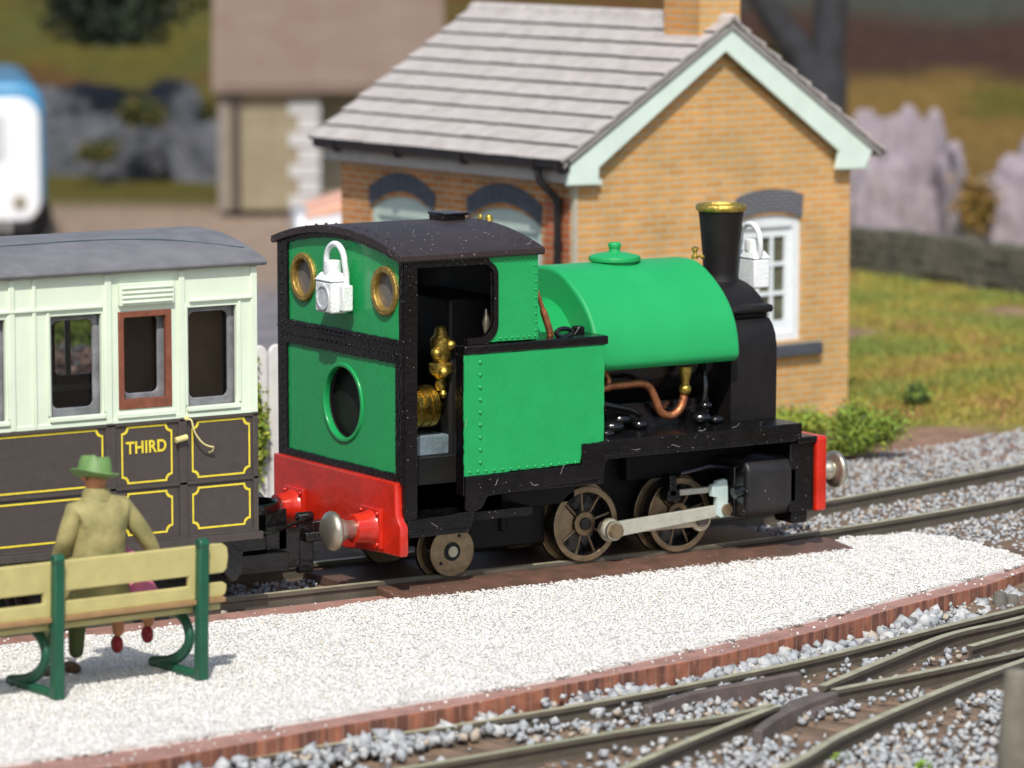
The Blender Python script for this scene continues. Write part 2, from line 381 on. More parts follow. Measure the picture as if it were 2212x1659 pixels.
# vertical brickwork of the platform face shows as darker joints
def slab_mat():
    m = SLAB.copy(); m.name = 'platform_brick'; n = m.node_tree.nodes; l = m.node_tree.links; b = n['Principled BSDF']
    src = b.inputs['Base Color'].links[0].from_socket
    tc = n.new('ShaderNodeTexCoord'); nz = n.new('ShaderNodeTexNoise'); nz.inputs['Scale'].default_value = 2.2; nz.inputs['Detail'].default_value = 3
    mp = n.new('ShaderNodeMapping'); mp.inputs['Scale'].default_value = (4.2, 4.2, .5); l.new(tc.outputs['Object'], mp.inputs[0]); l.new(mp.outputs[0], nz.inputs['Vector'])
    cr = n.new('ShaderNodeValToRGB'); cr.color_ramp.elements[0].position = .38; cr.color_ramp.elements[0].color = (.42, .36, .36, 1); cr.color_ramp.elements[1].position = .62; cr.color_ramp.elements[1].color = (1.5, 1.25, 1.0, 1)
    l.new(nz.outputs['Fac'], cr.inputs[0])
    mx = n.new('ShaderNodeMix'); mx.data_type = 'RGBA'; mx.blend_type = 'MULTIPLY'; mx.inputs['Factor'].default_value = .8
    l.new(src, mx.inputs['A']); l.new(cr.outputs[0], mx.inputs['B'])
    # pale vertical joints every brick width
    se = n.new('ShaderNodeSeparateXYZ'); l.new(tc.outputs['Object'], se.inputs[0])
    ad = n.new('ShaderNodeMath'); ad.operation = 'MULTIPLY_ADD'; ad.inputs[1].default_value = .05; l.new(nz.outputs['Fac'], ad.inputs[0]); l.new(se.outputs[0], ad.inputs[2])
    ml = n.new('ShaderNodeMath'); ml.operation = 'MULTIPLY'; ml.inputs[1].default_value = 8.6; l.new(ad.outputs[0], ml.inputs[0])
    fr = n.new('ShaderNodeMath'); fr.operation = 'FRACT'; l.new(ml.outputs[0], fr.inputs[0])
    lt = n.new('ShaderNodeMath'); lt.operation = 'LESS_THAN'; lt.inputs[1].default_value = .10; l.new(fr.outputs[0], lt.inputs[0])
    hf = n.new('ShaderNodeMath'); hf.operation = 'MULTIPLY'; hf.inputs[1].default_value = .5; l.new(lt.outputs[0], hf.inputs[0])
    m3 = n.new('ShaderNodeMix'); m3.data_type = 'RGBA'; m3.inputs['B'].default_value = (.36, .22, .16, 1)
    l.new(hf.outputs[0], m3.inputs['Factor']); l.new(mx.outputs['Result'], m3.inputs['A']); l.new(m3.outputs['Result'], b.inputs['Base Color']); return m
platform = slab.build('platform', slab_mat(), bevel=.012)
platform.data.materials.append(mat('slab_top_pink', (.34, .19, .155), .7, var=.2, nscale=5, bump=.4, bscale=25, dust=1.3, dscale=14))
for p in platform.data.polygons:
    if p.normal.z > .9: p.material_index = 1
tag(platform, 'low brick red platform with vertical bricks along its front edge', 'platform')
# gravel bed and loose grains on the platform
gb = MB(); gb.prism([(p.x, p.y) for p in gpoly], ZP-.034, ZP-.008, 'z')
go = gb.build('gravel_bed', mat('gravel_bed', (.68, .67, .64), .9, var=.2, nscale=30, bump=1, bscale=60)); tag(go, kind='structure')
N = 260000
xs = rng.uniform(-6.6, 6.2, N); ys = rng.uniform(-6.4, -.5, N)
jx = xs+.06*(vnoise(xs, ys, 9, 4)-.5)*2; jy = ys+.10*(fbm(xs, ys, 5, 5)-.5)*2
ok = pin(gpoly, jx, jy); xs, ys = xs[ok], ys[ok]
P3 = np.stack([xs, ys, ZP-.004+.008*rng.random(len(xs))], 1)
stones('platform_gravel', P3, rng.uniform(.007, .016, len(xs)), GRV, .5, 2, 'white gravel spread over the platform top', colidx=[.64, .12, .03, .21])
# stray grains on the bare slab
xs = rng.uniform(-5, 5.5, 4000); ys = rng.uniform(-6.2, -.7, 4000); ins = pin([(p[0], p[1]) for p in far_edge]+[(p.x, p.y) for p in spts], xs, ys) & ~pin(gpoly, xs, ys)
xs, ys = xs[ins], ys[ins]; keep = rng.random(len(xs)) < np.where(ys > -1.6, .22, .85); xs, ys = xs[keep], ys[keep]
stones('stray_gravel', np.stack([xs, ys, np.full(len(xs), ZP-.024)], 1), rng.uniform(.006, .018, len(xs)), GRV, .7, 3, 'loose white grains scattered on the bare red platform edge', colidx=[.5, .25, .05, .2])

# ---------------------------------------------------------------- rails
RAILM = mat('weathered_rail', (.125, .105, .08), .5, .25, var=.18, nscale=4, bump=.25, bscale=30, dust=.5, dscale=20)
RAILT = mat('railhead', (.42, .40, .27), .45, .2, var=.2, nscale=5, bump=.2, bscale=30, dust=.3, dscale=20)
SLEEP = mat('brown_sleeper', (.20, .135, .09), .7, var=.25, nscale=5, bump=.4, bscale=20, dust=.8, dscale=14)
def rail(name, pts, ztop, hgt=.14, hw=.035, label=None, group=None, samples=8, z_end=None):
    path = smooth_path([(p[0], p[1], 0) for p in pts], samples)
    prof = [(-hw, 0), (hw, 0), (hw, -.032), (.013, -.045), (.013, -hgt+.022), (.06, -hgt+.01), (.06, -hgt), (-.06, -hgt), (-.06, -hgt+.01), (-.013, -hgt+.022), (-.013, -.045), (-hw, -.032)]
    n = len(prof); vs = []; fs = []
    for i, p in enumerate(path):
        t = (path[min(i+1, len(path)-1)]-path[max(i-1, 0)]).normalized(); s = Vector((t.y, -t.x, 0))
        for a, b in prof: q = p+s*a; vs.append((q.x, q.y, ztop+b))
    for i in range(len(path)-1):
        for k in range(n): fs.append((i*n+k, i*n+(k+1) % n, (i+1)*n+(k+1) % n, (i+1)*n+k))
    fs += [tuple(range(n)), tuple(range(len(path)*n-1, (len(path)-1)*n-1, -1))]
    me = bpy.data.meshes.new(name); me.from_pydata(vs, [], fs); me.update()
    o = finish(me, name, RAILM, None, angle=20); me.materials.append(RAILT)
    for p in me.polygons:
        if p.normal.z > .9 and p.center.z > ztop-.004: p.material_index = 1
    tag(o, label, 'rail', group); return o
near_main = [(-9, -.56), (-4, -.56), (0, -.56), (2, -.56), (3.6, -.55), (4.6, -.47), (5.91, -.24), (7.4, .12), (9.2, .62), (12, 1.55)]
far_main = [(-9, .54), (-4, .54), (0, .54), (2, .54), (3.4, .56), (4.4, .63), (5.5, .83), (6.9, 1.19), (8.76, 1.72), (11.5, 2.62)]
rail('rail', near_main, 0, label='rail nearest the platform, under the near wheels of the engine', group='rails of the platform line')
rail('rail', far_main, 0, label='far rail of the line behind the engine wheels', group='rails of the platform line')
# sleepers of the main line
def sleeper_run(a, b, num, zt, w=.15, ext=.24, label='', group='', skip=()):
    pa, pb = smooth_path([(p[0], p[1], 0) for p in a], 12), smooth_path([(p[0], p[1], 0) for p in b], 12)
    first = None
    for i in range(num):
        if i in skip: continue
        u = (i+.5)/num; A = pa[int(u*(len(pa)-1))]; B = pb[int(u*(len(pb)-1))]
        d = (B-A); L = d.length; ang = math.atan2(d.y, d.x); c = (A+B)/2
        mb = MB().box(-L/2-ext, L/2+ext, -w/2, w/2, -.07, 0)
        o = mb.build('sleeper', SLEEP, bevel=.008, loc=(c.x, c.y, zt)); o.rotation_euler.z = ang
        tag(o, label, 'sleeper', group)
sleeper_run([(-5.0, -.56), (-.2, -.56)], [(-5.0, .54), (-.2, .54)], 13, -.128, label='brown sleeper under the carriage on the platform line', group='sleepers under the train')
sleeper_run(near_main[5:], far_main[5:], 14, -.128, label='brown sleeper half buried in ballast beyond the engine', group='sleepers beyond the engine')
# boarding between and beside the rails under the engine
bd = MB().box(-.1, 4.35, -.50, .48, -.13, -.045)
tag(bd.build('boarding', mat('brown_boarding', (.11, .06, .045), .6, var=.3, nscale=6, bump=.4, bscale=20, dust=.8, dscale=14), bevel=.01), 'red brown boarding between the rails under the engine', 'boarding')

eb = MB().prism([(-.605, -.12), (-.605, -.028), (-.75, -.032), (-1.16, -.078), (-1.16, -.12)], -.02, 4.6, 'x')
tag(eb.build('edge_boarding', mat('dusty_brown_boarding', (.085, .055, .038), .5, var=.45, nscale=4, bump=.5, bscale=18, dust=1.6, dscale=20, col2=(.17, .085, .06)), bevel=.02), 'dusty brown boarding between the near rail and the white gravel', 'boarding')
# front turnout
ZR = -.215
def R2(pts): return [(lambda q: (q.x, q.y))(G(x/1.7360, y/1.7360, ZR)) for x, y in pts]
railA = R2([(0, 2985), (450, 2918), (907, 2845), (1445, 2757), (1753, 2711), (2300, 2619), (2986, 2482), (3564, 2341), (3840, 2274), (4300, 2150)])
railC = R2([(500, 3060), (1100, 2950), (1676, 2853), (2300, 2745), (2719, 2682), (2900, 2640)])
railD = R2([(3127, 2585), (3480, 2515), (3840, 2437), (4300, 2330)])
railE = R2([(1900, 3080), (2370, 2867), (2640, 2752), (2911, 2645)])
railB = R2([(3082, 2571), (3330, 2468), (3557, 2378), (3840, 2311), (4300, 2180)])
railF = R2([(2350, 3130), (2941, 2875), (3164, 2749), (3535, 2586), (3840, 2474), (4300, 2320)])
railS = R2([(3638, 2422), (3730, 2395), (3840, 2365), (4200, 2270)])
gt = 'rails of the pointwork in front of the platform'
rail('rail', railA, ZR, label='long outer rail running closest below the red platform face', group=gt)
rail('rail', railC, ZR, label='rail entering the crossing from the lower left, second below the platform', group=gt)
rail('rail', railD, ZR, label='rail leaving the crossing to the right, above the nearest rail', group=gt)
rail('rail', railE, ZR, label='steep rail rising from the bottom edge into the crossing', group=gt)
rail('rail', railB, ZR, label='rail curving from the crossing up towards the outer rail at right', group=gt)
rail('rail', railF, ZR, label='nearest curved rail at the lower right of the pointwork', group=gt)
rail('rail', railS, ZR, label='short rail end beside the pale stones at the right edge', group=gt)
CHK = mat('brown_plastic', (.12, .095, .085), .62, var=.18, nscale=5, bump=.3, bscale=25, dust=.8, dscale=16)
def slabrail(name, pts, z0, z1, w, label):
    path = smooth_path([(p[0], p[1], 0) for p in pts], 8); vs = []; fs = []
    for i, p in enumerate(path):
        t = (path[min(i+1, len(path)-1)]-path[max(i-1, 0)]).normalized(); s = Vector((t.y, -t.x, 0))
        for a, b in ((-w/2, z0), (w/2, z0), (w/2, z1), (-w/2, z1)): q = p+s*a; vs.append((q.x, q.y, b))
    for i in range(len(path)-1):
        for k in range(4): fs.append((i*4+k, i*4+(k+1) % 4, (i+1)*4+(k+1) % 4, (i+1)*4+k))
    fs += [(0, 1, 2, 3), tuple(len(path)*4-1-k for k in range(4))]
    mb = MB(); mb.add(vs, fs); o = mb.build(name, CHK, bevel=.012); tag(o, label, 'check rail'); return o
def off(pts, d):
    out = []
    for i, p in enumerate(pts):
        a = pts[max(i-1, 0)]; b = pts[min(i+1, len(pts)-1)]; t = Vector((b[0]-a[0], b[1]-a[1])).normalized(); out.append((p[0]+t.y*d, p[1]-t.x*d))
    return out
slabrail('check_rail', R2([(2425, 2645), (2600, 2594), (2800, 2556), (2993, 2520)]), ZR-.15, ZR+.0, .075, 'thick dark check rail beside the outer rail left of the crossing')
slabrail('check_rail', R2([(2840, 2735), (2900, 2690), (3000, 2640), (3130, 2592)]), ZR-.15, ZR+.0, .075, 'thick dark flared check rail just below the crossing')
# moulded web of the crossing
cr = MB(); pc = R2([(2880, 2660), (2960, 2600), (3095, 2560), (3150, 2590), (3060, 2640)])
cr.prism(pc, ZR-.14, ZR-.05, 'z'); tag(cr.build('crossing_block', CHK, bevel=.015), 'dark moulded block where the rails of the pointwork cross', 'crossing block')
# sleepers of the turnout
k = 0
for u in np.linspace(-4.6, 3.6, 24):
    A = None
    pa = smooth_path([(p[0], p[1], 0) for p in railA], 14)
    A = min(pa, key=lambda q: abs(q.x-u)); d = Vector((.25, -1, 0)).normalized() if u > 0 else Vector((.14, -1, 0)).normalized()
    L = 2.0 if u < -1.4 else 2.9
    c = A+d*(L/2-.3)
    mb = MB().box(-L/2, L/2, -.085, .085, -.08, 0)
    o = mb.build('sleeper', SLEEP, bevel=.008, loc=(c.x, c.y, ZR-.128)); o.rotation_euler.z = math.atan2(d.y, d.x)
    tag(o, 'brown moulded sleeper under the pointwork rails', 'sleeper', 'sleepers of the pointwork')
# front ballast
def near_rail(X, Y, rails, dist):
    m = np.zeros(len(X), bool)
    for rl in rails:
        pts = np.array([(p.x, p.y) for p in smooth_path([(q[0], q[1], 0) for q in rl], 10)])
        for a, b in zip(pts[:-1], pts[1:]):
            ab = b-a; t = np.clip(((X-a[0])*ab[0]+(Y-a[1])*ab[1])/max(ab@ab, 1e-9), 0, 1)
            m |= np.hypot(X-a[0]-t*ab[0], Y-a[1]-t*ab[1]) < dist
    return m
N = 34000
X = rng.uniform(-7, 8, N); Y = rng.uniform(-10.5, -3.0, N)
slabpoly = [(p[0], p[1]) for p in far_edge]+[(p.x, p.y) for p in spts]+[(-9, spts[-1].y)]
okk = ~pin(slabpoly, X, Y) & ~near_rail(X, Y, [railA, railC, railD, railE, railB, railF, railS], .085)
inner = pin(railA+railF[::-1], X, Y) | pin(railA[:6]+railC[::-1], X, Y)
dens = fbm(X, Y, 1.1, 21); okk &= rng.random(N) < np.where(inner, np.clip((dens-.44)*3.0, .05, .9), np.clip((dens-.25)*3.5, .3, 1))
X, Y = X[okk], Y[okk]
dedge = np.full(len(X), 9.)
for a, b in zip(spts[:-1], spts[1:]):
    a = np.array([a.x, a.y]); b = np.array([b.x, b.y]); ab = b-a; t = np.clip(((X-a[0])*ab[0]+(Y-a[1])*ab[1])/(ab@ab), 0, 1); dedge = np.minimum(dedge, np.hypot(X-a[0]-t*ab[0], Y-a[1]-t*ab[1]))
heap = np.clip(1-dedge/.35, 0, 1)*.11*(.3+fbm(X, Y, 2, 31)*1.3)
Z = ZF+.01+heap+.03*rng.random(len(X))+.03*vnoise(X, Y, 3, 2)
stones('ballast', np.stack([X, Y, Z], 1), rng.uniform(.016, .044, len(X)), BAL, .9, 5, 'blue grey crushed stone round the pointwork', poly='oct', colidx=[.50, .33, .09, .08])
# heap right along the platform face
N = 1500; tt = rng.uniform(0, len(spts)-1.001, N); i0 = tt.astype(int); fr = tt-i0
sx = np.array([p.x for p in spts]); sy = np.array([p.y for p in spts])
bx = sx[i0]*(1-fr)+sx[i0+1]*fr; by = sy[i0]*(1-fr)+sy[i0+1]*fr; dd = np.abs(rng.normal(0, .11, N))+.03
hh = fbm(bx, by*0, 1.3, 8); keep = rng.random(N) < np.clip((hh-.2)*2.6, .1, 1)
X = (bx+dd*.2)[keep]; Y = (by-dd)[keep]; Z = ZF+.05+np.clip(.10-dd[keep]*.35, 0, 1)*hh[keep]*2.0*rng.random(keep.sum())
stones('ballast_heap', np.stack([X, Y, Z], 1), rng.uniform(.03, .078, len(X)), BAL, .95, 6, 'larger blue grey stones heaped against the red platform face', poly='oct', colidx=[.55, .32, .07, .06])
# stones round the running line to the right and behind, fine
N = 60000
X = rng.uniform(-6, 17, N); Y = rng.uniform(-3.4, 5.6, N)
cen = np.interp(X, [4, 5.5, 7, 9, 12], [.03, .3, .62, 1.15, 2.1])
okk = ((X > 4.3) & (np.abs(Y-cen) < 2.4+.5*vnoise(X, Y, 1, 5)) | (X < -.1) & (np.abs(Y) < 1.6)) & ~pin(slabpoly, X, Y) & ~near_rail(X, Y, [near_main, far_main], .07)
X, Y = X[okk], Y[okk]
Z = ground_z(X, Y)+.02*rng.random(len(X))+np.clip((Y+2.6)/1.5, 0, 1)*.0
Z = np.where((X > 4.3) & (Y < -1.2), ZB-.03+.03*rng.random(len(X)), Z)
stones('line_ballast', np.stack([X, Y, Z], 1), rng.uniform(.012, .034, len(X)), BAL, .85, 7, 'grey ballast stones round the running line', poly='oct', colidx=[.36, .46, .10, .08])
# little bright moss tufts in the front ballast
for (px_, py_, r_), lb in (((1815, 1628, .055), 'left one of two tiny bright green moss tufts in the stones at the bottom edge'), ((1995, 1645, .06), 'right one of two tiny bright green moss tufts in the stones at the bottom edge')):
    p = G(px_, py_, ZF+.06); V = []; F = []
    for i in range(160):
        d = Vector(rng.normal(size=3)).normalized()*r_*rng.random()**.4; d.z = abs(d.z); a = Vector(rng.normal(size=3))*.012; b = Vector(rng.normal(size=3))*.012
        o = len(V); V += [d, d+a, d+b]; F.append((o, o+1, o+2))
    mb = MB(); mb.add(V, F); o = mb.build('moss_tuft', mat('bright_moss', (.30, .50, .06), .8, var=.3, nscale=20), loc=p-Vector((0, 0, .04))); tag(o, lb, 'moss', 'moss tufts in the ballast')
# two stubs against the platform face and the blurred post
st1 = G(2149, 1332, ZF); s1 = MB().lathe([(.055, 0), (.055, .20), (.050, .215), (.03, .222)], (0, 0, 0), n=20).build('stub_post', mat('grey_stub', (.15, .14, .12), .8, var=.2, bump=.5), loc=(st1.x, st1.y-.06, ZF)); tag(s1, 'taller round topped grey stub against the platform face', 'stub post')
st2 = G(2178, 1325, ZF); s2 = MB().lathe([(.052, 0), (.052, .165), (.048, .172)], (0, 0, 0), n=20).build('stub_post', MATS['grey_stub'], loc=(st1.x+.16, st1.y-.03, ZF)); tag(s2, 'shorter flat topped grey stub right of the round topped one', 'stub post')
pp = at_depth(2196, 1446, 25.6)
mb = MB().lathe([(.135, ZF-pp.z), (.115, -.5), (.085, -.12), (.075, -.02), (.05, 0)], (0, 0, 0), n=16)
o = mb.build('foreground_post', mat('khaki_post', (.17, .155, .12), .8, var=.25, nscale=4, bump=.5), loc=pp); tag(o, 'out of focus khaki post at the bottom right corner', 'post')

# ================================================================= LOCOMOTIVE
LO = thing('steam_locomotive', 'green model saddle tank steam engine with black cab roof and red buffer beams', 'steam locomotive')
YS = -1.035
def arcz(y, top, side, half): # crown curve
    R = (half*half+(top-side)**2)/(2*(top-side)); return top-R+math.sqrt(R*R-y*y)
def arc_pts(y0, y1, top, side, half, n=24): return [(y0+(y1-y0)*i/n, arcz(y0+(y1-y0)*i/n, top, side, half)) for i in range(n+1)]
def ragged(pts, amp=.004, step=.03):
    """brush edge: subdivide and jitter an outline"""
    out = []
    for i in range(len(pts)):
        a = Vector(pts[i]); b = Vector(pts[(i+1) % len(pts)]); n = max(1, int((b-a).length/step))
        for k in range(n):
            p = a.lerp(b, k/n); out.append((p.x+random.uniform(-amp, amp), p.y+random.uniform(-amp, amp)))
    return out
# roof
roofp = arc_pts(-1.075, 1.075, 2.905, 2.742, 1.075)
prof = roofp+[(1.075, 2.70)]+arc_pts(1.06, -1.06, 2.845, 2.685, 1.06)+[(-1.075, 2.70)]
cabroof = MB().prism(prof, -.05, 1.34, 'x').build('cab_roof', ROOFB, LO, bevel=.008)
rv = MB()
for yy in np.linspace(-1.0, 1.0, 13): rv.sphere((.07, yy, arcz(yy, 2.905, 2.742, 1.075)), .016, 8, 6)
for yy in np.linspace(-1.0, 1.0, 13): rv.sphere((1.26, yy, arcz(yy, 2.905, 2.742, 1.075)), .014, 8, 6)
merge(cabroof, rv.build('tmp', ROOFB))
rb = MB().box(.98, 1.20, -.06, .18, 2.90, 2.955).box(.98, 1.22, -.085, .205, 2.945, 2.968); rb.build('roof_ventilator', BLACK, cabroof, bevel=.01)
for x_, y_, h_, r_ in ((1.50, .05, 2.93, .036), (1.53, .235, 2.92, .026)):
    MB().lathe([(r_*.8, 2.55-h_), (r_, -.16), (r_, -.03), (r_*.7, -.006), (.004, 0)], (x_, y_, h_), n=18).build('whistle', GOLDP, LO)
# rear plate: black frame with openings, green panels set back
upper = [(-.975, 2.05), (.86, 2.05)]+arc_pts(.86, -.975, 2.80, 2.655, 1.05, 16)
lower = [(-.915, .945), (.88, .945), (.88, 1.85), (-.915, 1.85)]
hole_r = .335
outer_r = [(-1.035, .86), (1.035, .86)]+arc_pts(1.035, -1.035, 2.86, 2.69, 1.05)
rear_frame = plate('rear_frame', outer_r, [ragged(upper), ragged(lower)], -.012, .03, 'x', BLACK, LO, .006)
wy, wz, wr = .585, 2.425, .165
holes = [circ(wy, wz, wr), circ(-wy-.165, wz, wr)]
WIN = [(.60, 2.43), (-.745, 2.43)]
plate('rear_panel', [(-1.03, 2.0), (1.03, 2.0)]+arc_pts(1.03, -1.03, 2.85, 2.69, 1.05), [circ(a, b, .165) for a, b in WIN], .008, .05, 'x', GREEN, LO, .002)
plate('rear_panel', rect(-1.03, 1.03, .87, 1.985), [circ(-.04, 1.435, .30)], .008, .05, 'x', GREEN, LO, .002)
MB().ring(.297, .335, -.008, .04, (0, -.04, 1.435), 'x', 56).build('bunker_ring', GREEN, LO, bevel=.010, seg=3)
MB().lathe([(.33, 0), (.33, .01)], (.10, -.04, 1.435), 'x', 32).build('bunker_back', INNER, LO)
for a, b in WIN:
    w = MB().ring(.150, .205, -.022, .045, (0, a, b), 'x', 44).build('spectacle_ring', mat('dull_gold_ring', (.40, .27, .07), .5, .7, var=.3, nscale=18, bump=.9, bscale=40), LO, bevel=.012, seg=3)
    MB().lathe([(.16, 0), (.16, .006)], (.03, a, b), 'x', 36).build('spectacle_glass', glassy('milky_glass', (.75, .72, .68), .12, .55, (.30, .27, .24)), w)
# rivets round the rear frame
rv = MB()
for zz in np.linspace(2.08, 2.62, 7): rv.sphere((-.012, .955, zz), .013, 8, 6); 
for zz in np.linspace(.95, 1.9, 14): rv.sphere((-.012, .955, zz), .012, 8, 6); rv.sphere((-.012, -.93, zz), .010, 8, 6)
for yy in np.linspace(-.95, .95, 26): rv.sphere((-.012, yy, 2.018), .012, 8, 6); rv.sphere((-.012, yy, 1.93), .012, 8, 6)
for yy in np.linspace(-.9, .9, 20): rv.sphere((-.012, yy, .905), .010, 8, 6)
merge(rear_frame, rv.build('tmp', BLACK))
MB().box(-.016, -.008, -1.037, 1.037, 1.978, 1.990).build('cab_joint', INNER, LO)
# cab side sheets (both sides)
def side_sheet(sgn):
    y0, y1 = (YS, YS+.045) if sgn < 0 else (-YS-.045, -YS)
    r = .17
    op = [(.13, 1.0)]
    # black door post, top strip and rounded window surround
    win_in = [(.128, 2.632), (.86-.11, 2.632)]+[(.75+.11*math.sin(math.radians(a)), 2.522+.11*math.cos(math.radians(a))) for a in range(0, 91, 15)]
    win_in += [(.86, 2.17)]+[(.72+.14*math.cos(math.radians(a)), 2.17-.14*math.sin(math.radians(a))) for a in range(15, 91, 15)]+[(.60, 2.03), (.60, 1.975), (.567, 1.90), (.567, .56), (.118, .56)]
    outer = [(.0, .45), (0, 2.69), (.93, 2.69), (.93, 2.0), (.93, 1.975), (.60, 1.975), (.567, 1.97), (.567, .45)]
    poly = [(.0, .45), (0, 2.70), (.80, 2.70)]+[(.79+.115*math.sin(math.radians(a)), 2.54+.115*math.cos(math.radians(a))) for a in range(20, 91, 14)]+[(.905, 2.15)]+[(.74+.165*math.cos(math.radians(a)), 2.14-.165*math.sin(math.radians(a))) for a in range(15, 91, 15)]+[(.60, 1.975)]
    inner = [(.60, 2.03)]+[(.72+.14*math.cos(math.radians(a)), 2.17-.14*math.sin(math.radians(a))) for a in range(90, 0, -15)]+[(.86, 2.17), (.86, 2.52)]+[(.75+.11*math.cos(math.radians(a)), 2.522+.11*math.sin(math.radians(a))) for a in range(0, 91, 15)]+[(.128, 2.632), (.118, .45)]
    plate('door_surround', poly+inner, [], y0-.012 if sgn < 0 else y0, y1 if sgn < 0 else y1+.012, 'y', BLACK, LO, .005)
    green = [(.80, 2.69), (1.30, 2.69), (1.30, 1.985), (.74, 1.985)]
    green = [(.79, 2.69), (1.30, 2.69), (1.30, 1.985), (.76, 1.985), (.80, 2.03), (.87, 2.10), (.87, 2.60)]
    cs_ = plate('cab_side', ragged(green, .002), [], y0+.004, y1, 'y', GREEN, LO, .003)
    rv = MB()
    yy = y0+.004 if sgn < 0 else y1
    for xx in np.linspace(.97, 1.27, 7): rv.sphere((xx, yy, 2.645), .010, 8, 6)
    for xx in np.linspace(.93, 1.27, 7): rv.sphere((xx, yy, 2.012), .012, 8, 6)
    for zz in np.linspace(2.06, 2.6, 9): rv.sphere((1.277, yy, zz), .011, 8, 6)
    merge(cs_, rv.build('tmp', GREEN))
side_sheet(-1); side_sheet(1)
# cab front sheet with the boiler through it
plate('cab_front', [(-1.0, 1.9), (1.0, 1.9)]+arc_pts(1.0, -1.0, 2.85, 2.70, 1.05), [], 1.26, 1.30, 'x', GREEN, LO, .003)
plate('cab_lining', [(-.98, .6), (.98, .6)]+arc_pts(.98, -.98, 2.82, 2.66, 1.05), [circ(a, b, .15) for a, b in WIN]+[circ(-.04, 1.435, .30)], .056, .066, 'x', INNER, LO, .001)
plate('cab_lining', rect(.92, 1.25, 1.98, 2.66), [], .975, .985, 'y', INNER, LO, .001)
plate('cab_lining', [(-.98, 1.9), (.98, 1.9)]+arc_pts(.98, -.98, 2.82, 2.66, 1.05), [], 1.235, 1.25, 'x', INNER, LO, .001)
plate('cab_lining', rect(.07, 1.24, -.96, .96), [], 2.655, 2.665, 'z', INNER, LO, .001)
# dark interior: floor, backhead, motor and fittings
MB().box(.03, 1.3, -.95, .95, .50, .57).build('cab_floor', BLACK, LO)
MB().box(.75, 1.25, -.52, .52, .57, 2.3).box(.35, 1.25, .40, .95, .57, 1.9).build('backhead', INNER, LO, bevel=.03)
MB().box(.16, 1.2, -.62, -.5, .57, 1.0).build('cab_step_well', INNER, LO)
MB().box(.25, .76, -.50, -.1, 1.0, 1.165).build('chassis_weight', GREYM, LO, bevel=.01)
mo = MB()
mp = []
for i in range(5):
    x0 = .27+i*.078; mp += [(.162, x0), (.176, x0+.008), (.176, x0+.066), (.162, x0+.074)]
mo.lathe(mp, (0, -.38, 1.40), 'x', 36); mo.lathe([(.05, .64), (.04, .76)], (0, -.38, 1.40), 'x', 16); mo.build('worm_gear', BRASS, LO)
gf = MB(); gf.lathe([(.03, -.26), (.05, -.22), (.04, -.16), (.095, -.11), (.10, -.04), (.06, -.02), (.085, .02), (.09, .17), (.06, .20), (.045, .26), (.02, .28)], (.68, -.50, 1.80), n=14)
gf.sphere((.61, -.55, 1.86), .05); gf.sphere((.74, -.56, 1.92), .045); gf.sphere((.66, -.58, 1.70), .05); gf.lathe([(.02, 0), (.035, .03), (.02, .06)], (.69, -.52, 1.48), n=10); gf.build('gauge_fittings', GOLDP, LO)
MB().lathe([(.02, 0), (.03, .1), (.035, .28), (.02, .33)], (.27, -.70, 2.05), n=10).build('brake_column', DARKM, LO)
MB().tube([(1.00, -.70, 2.0), (1.0, -.70, 2.1), (1.0, -.70, 2.22)], [.015, .035, .012]).build('gauge_glass', STEEL, LO)
# saddle side tanks beside the boiler
for sgn in (-1, 1):
    ys = lambda a, b: (a*-sgn, b*-sgn) if False else (sorted((sgn*abs(a), sgn*abs(b))))
    y0, y1 = ys(1.035, .56)
    MB().prism([(.567, sgn*1.035), (1.955, sgn*1.035), (1.955, sgn*.56), (1.25, sgn*.56), (1.25, sgn*.91), (.567, sgn*.91)], .72, 1.90, 'z').build('side_tank', BLACK, LO, bevel=.01)
    yo = sorted((sgn*1.027, sgn*1.047))
    gp = [(.572, .89), (1.71, .915), (1.72, 1.0), (1.73, 1.065), (1.945, 1.08), (1.955, 1.897), (.572, 1.897)]
    sk = plate('tank_side', ragged(gp, .004, .04), [], yo[0], yo[1], 'y', GREEN, LO, .003)
    rv = MB(); yy = sgn*1.047
    for zz in np.linspace(1.0, 1.83, 9): rv.sphere((.722, yy, zz), .017, 10, 6)
    for xx in np.linspace(.62, 1.66, 14): rv.sphere((xx, yy, .925), .014, 8, 6)
    merge(sk, rv.build('tmp', GREEN))
    y0, y1 = ys(1.06, .54)
    MB().prism([(.567, sgn*1.06), (1.985, sgn*1.06), (1.985, sgn*.54), (1.30, sgn*.54), (1.30, sgn*.90), (.567, sgn*.90)], 1.897, 1.972, 'z').build('tank_top', BLACK, LO, bevel=.014)
# lifting eyes on the near tank top
e = MB(); e.tube([(1.64+.075*math.cos(a)-.02, -.93, 2.005+.035*math.sin(a)) for a in np.linspace(0, 2*PI, 16, endpoint=False)], .02, 8, True); e.build('lifting_eye', GLOSSB, LO)
MB().box(1.84, 1.92, -.80, -.70, 1.96, 2.03).build('tank_catch', BLACK, LO, bevel=.015)
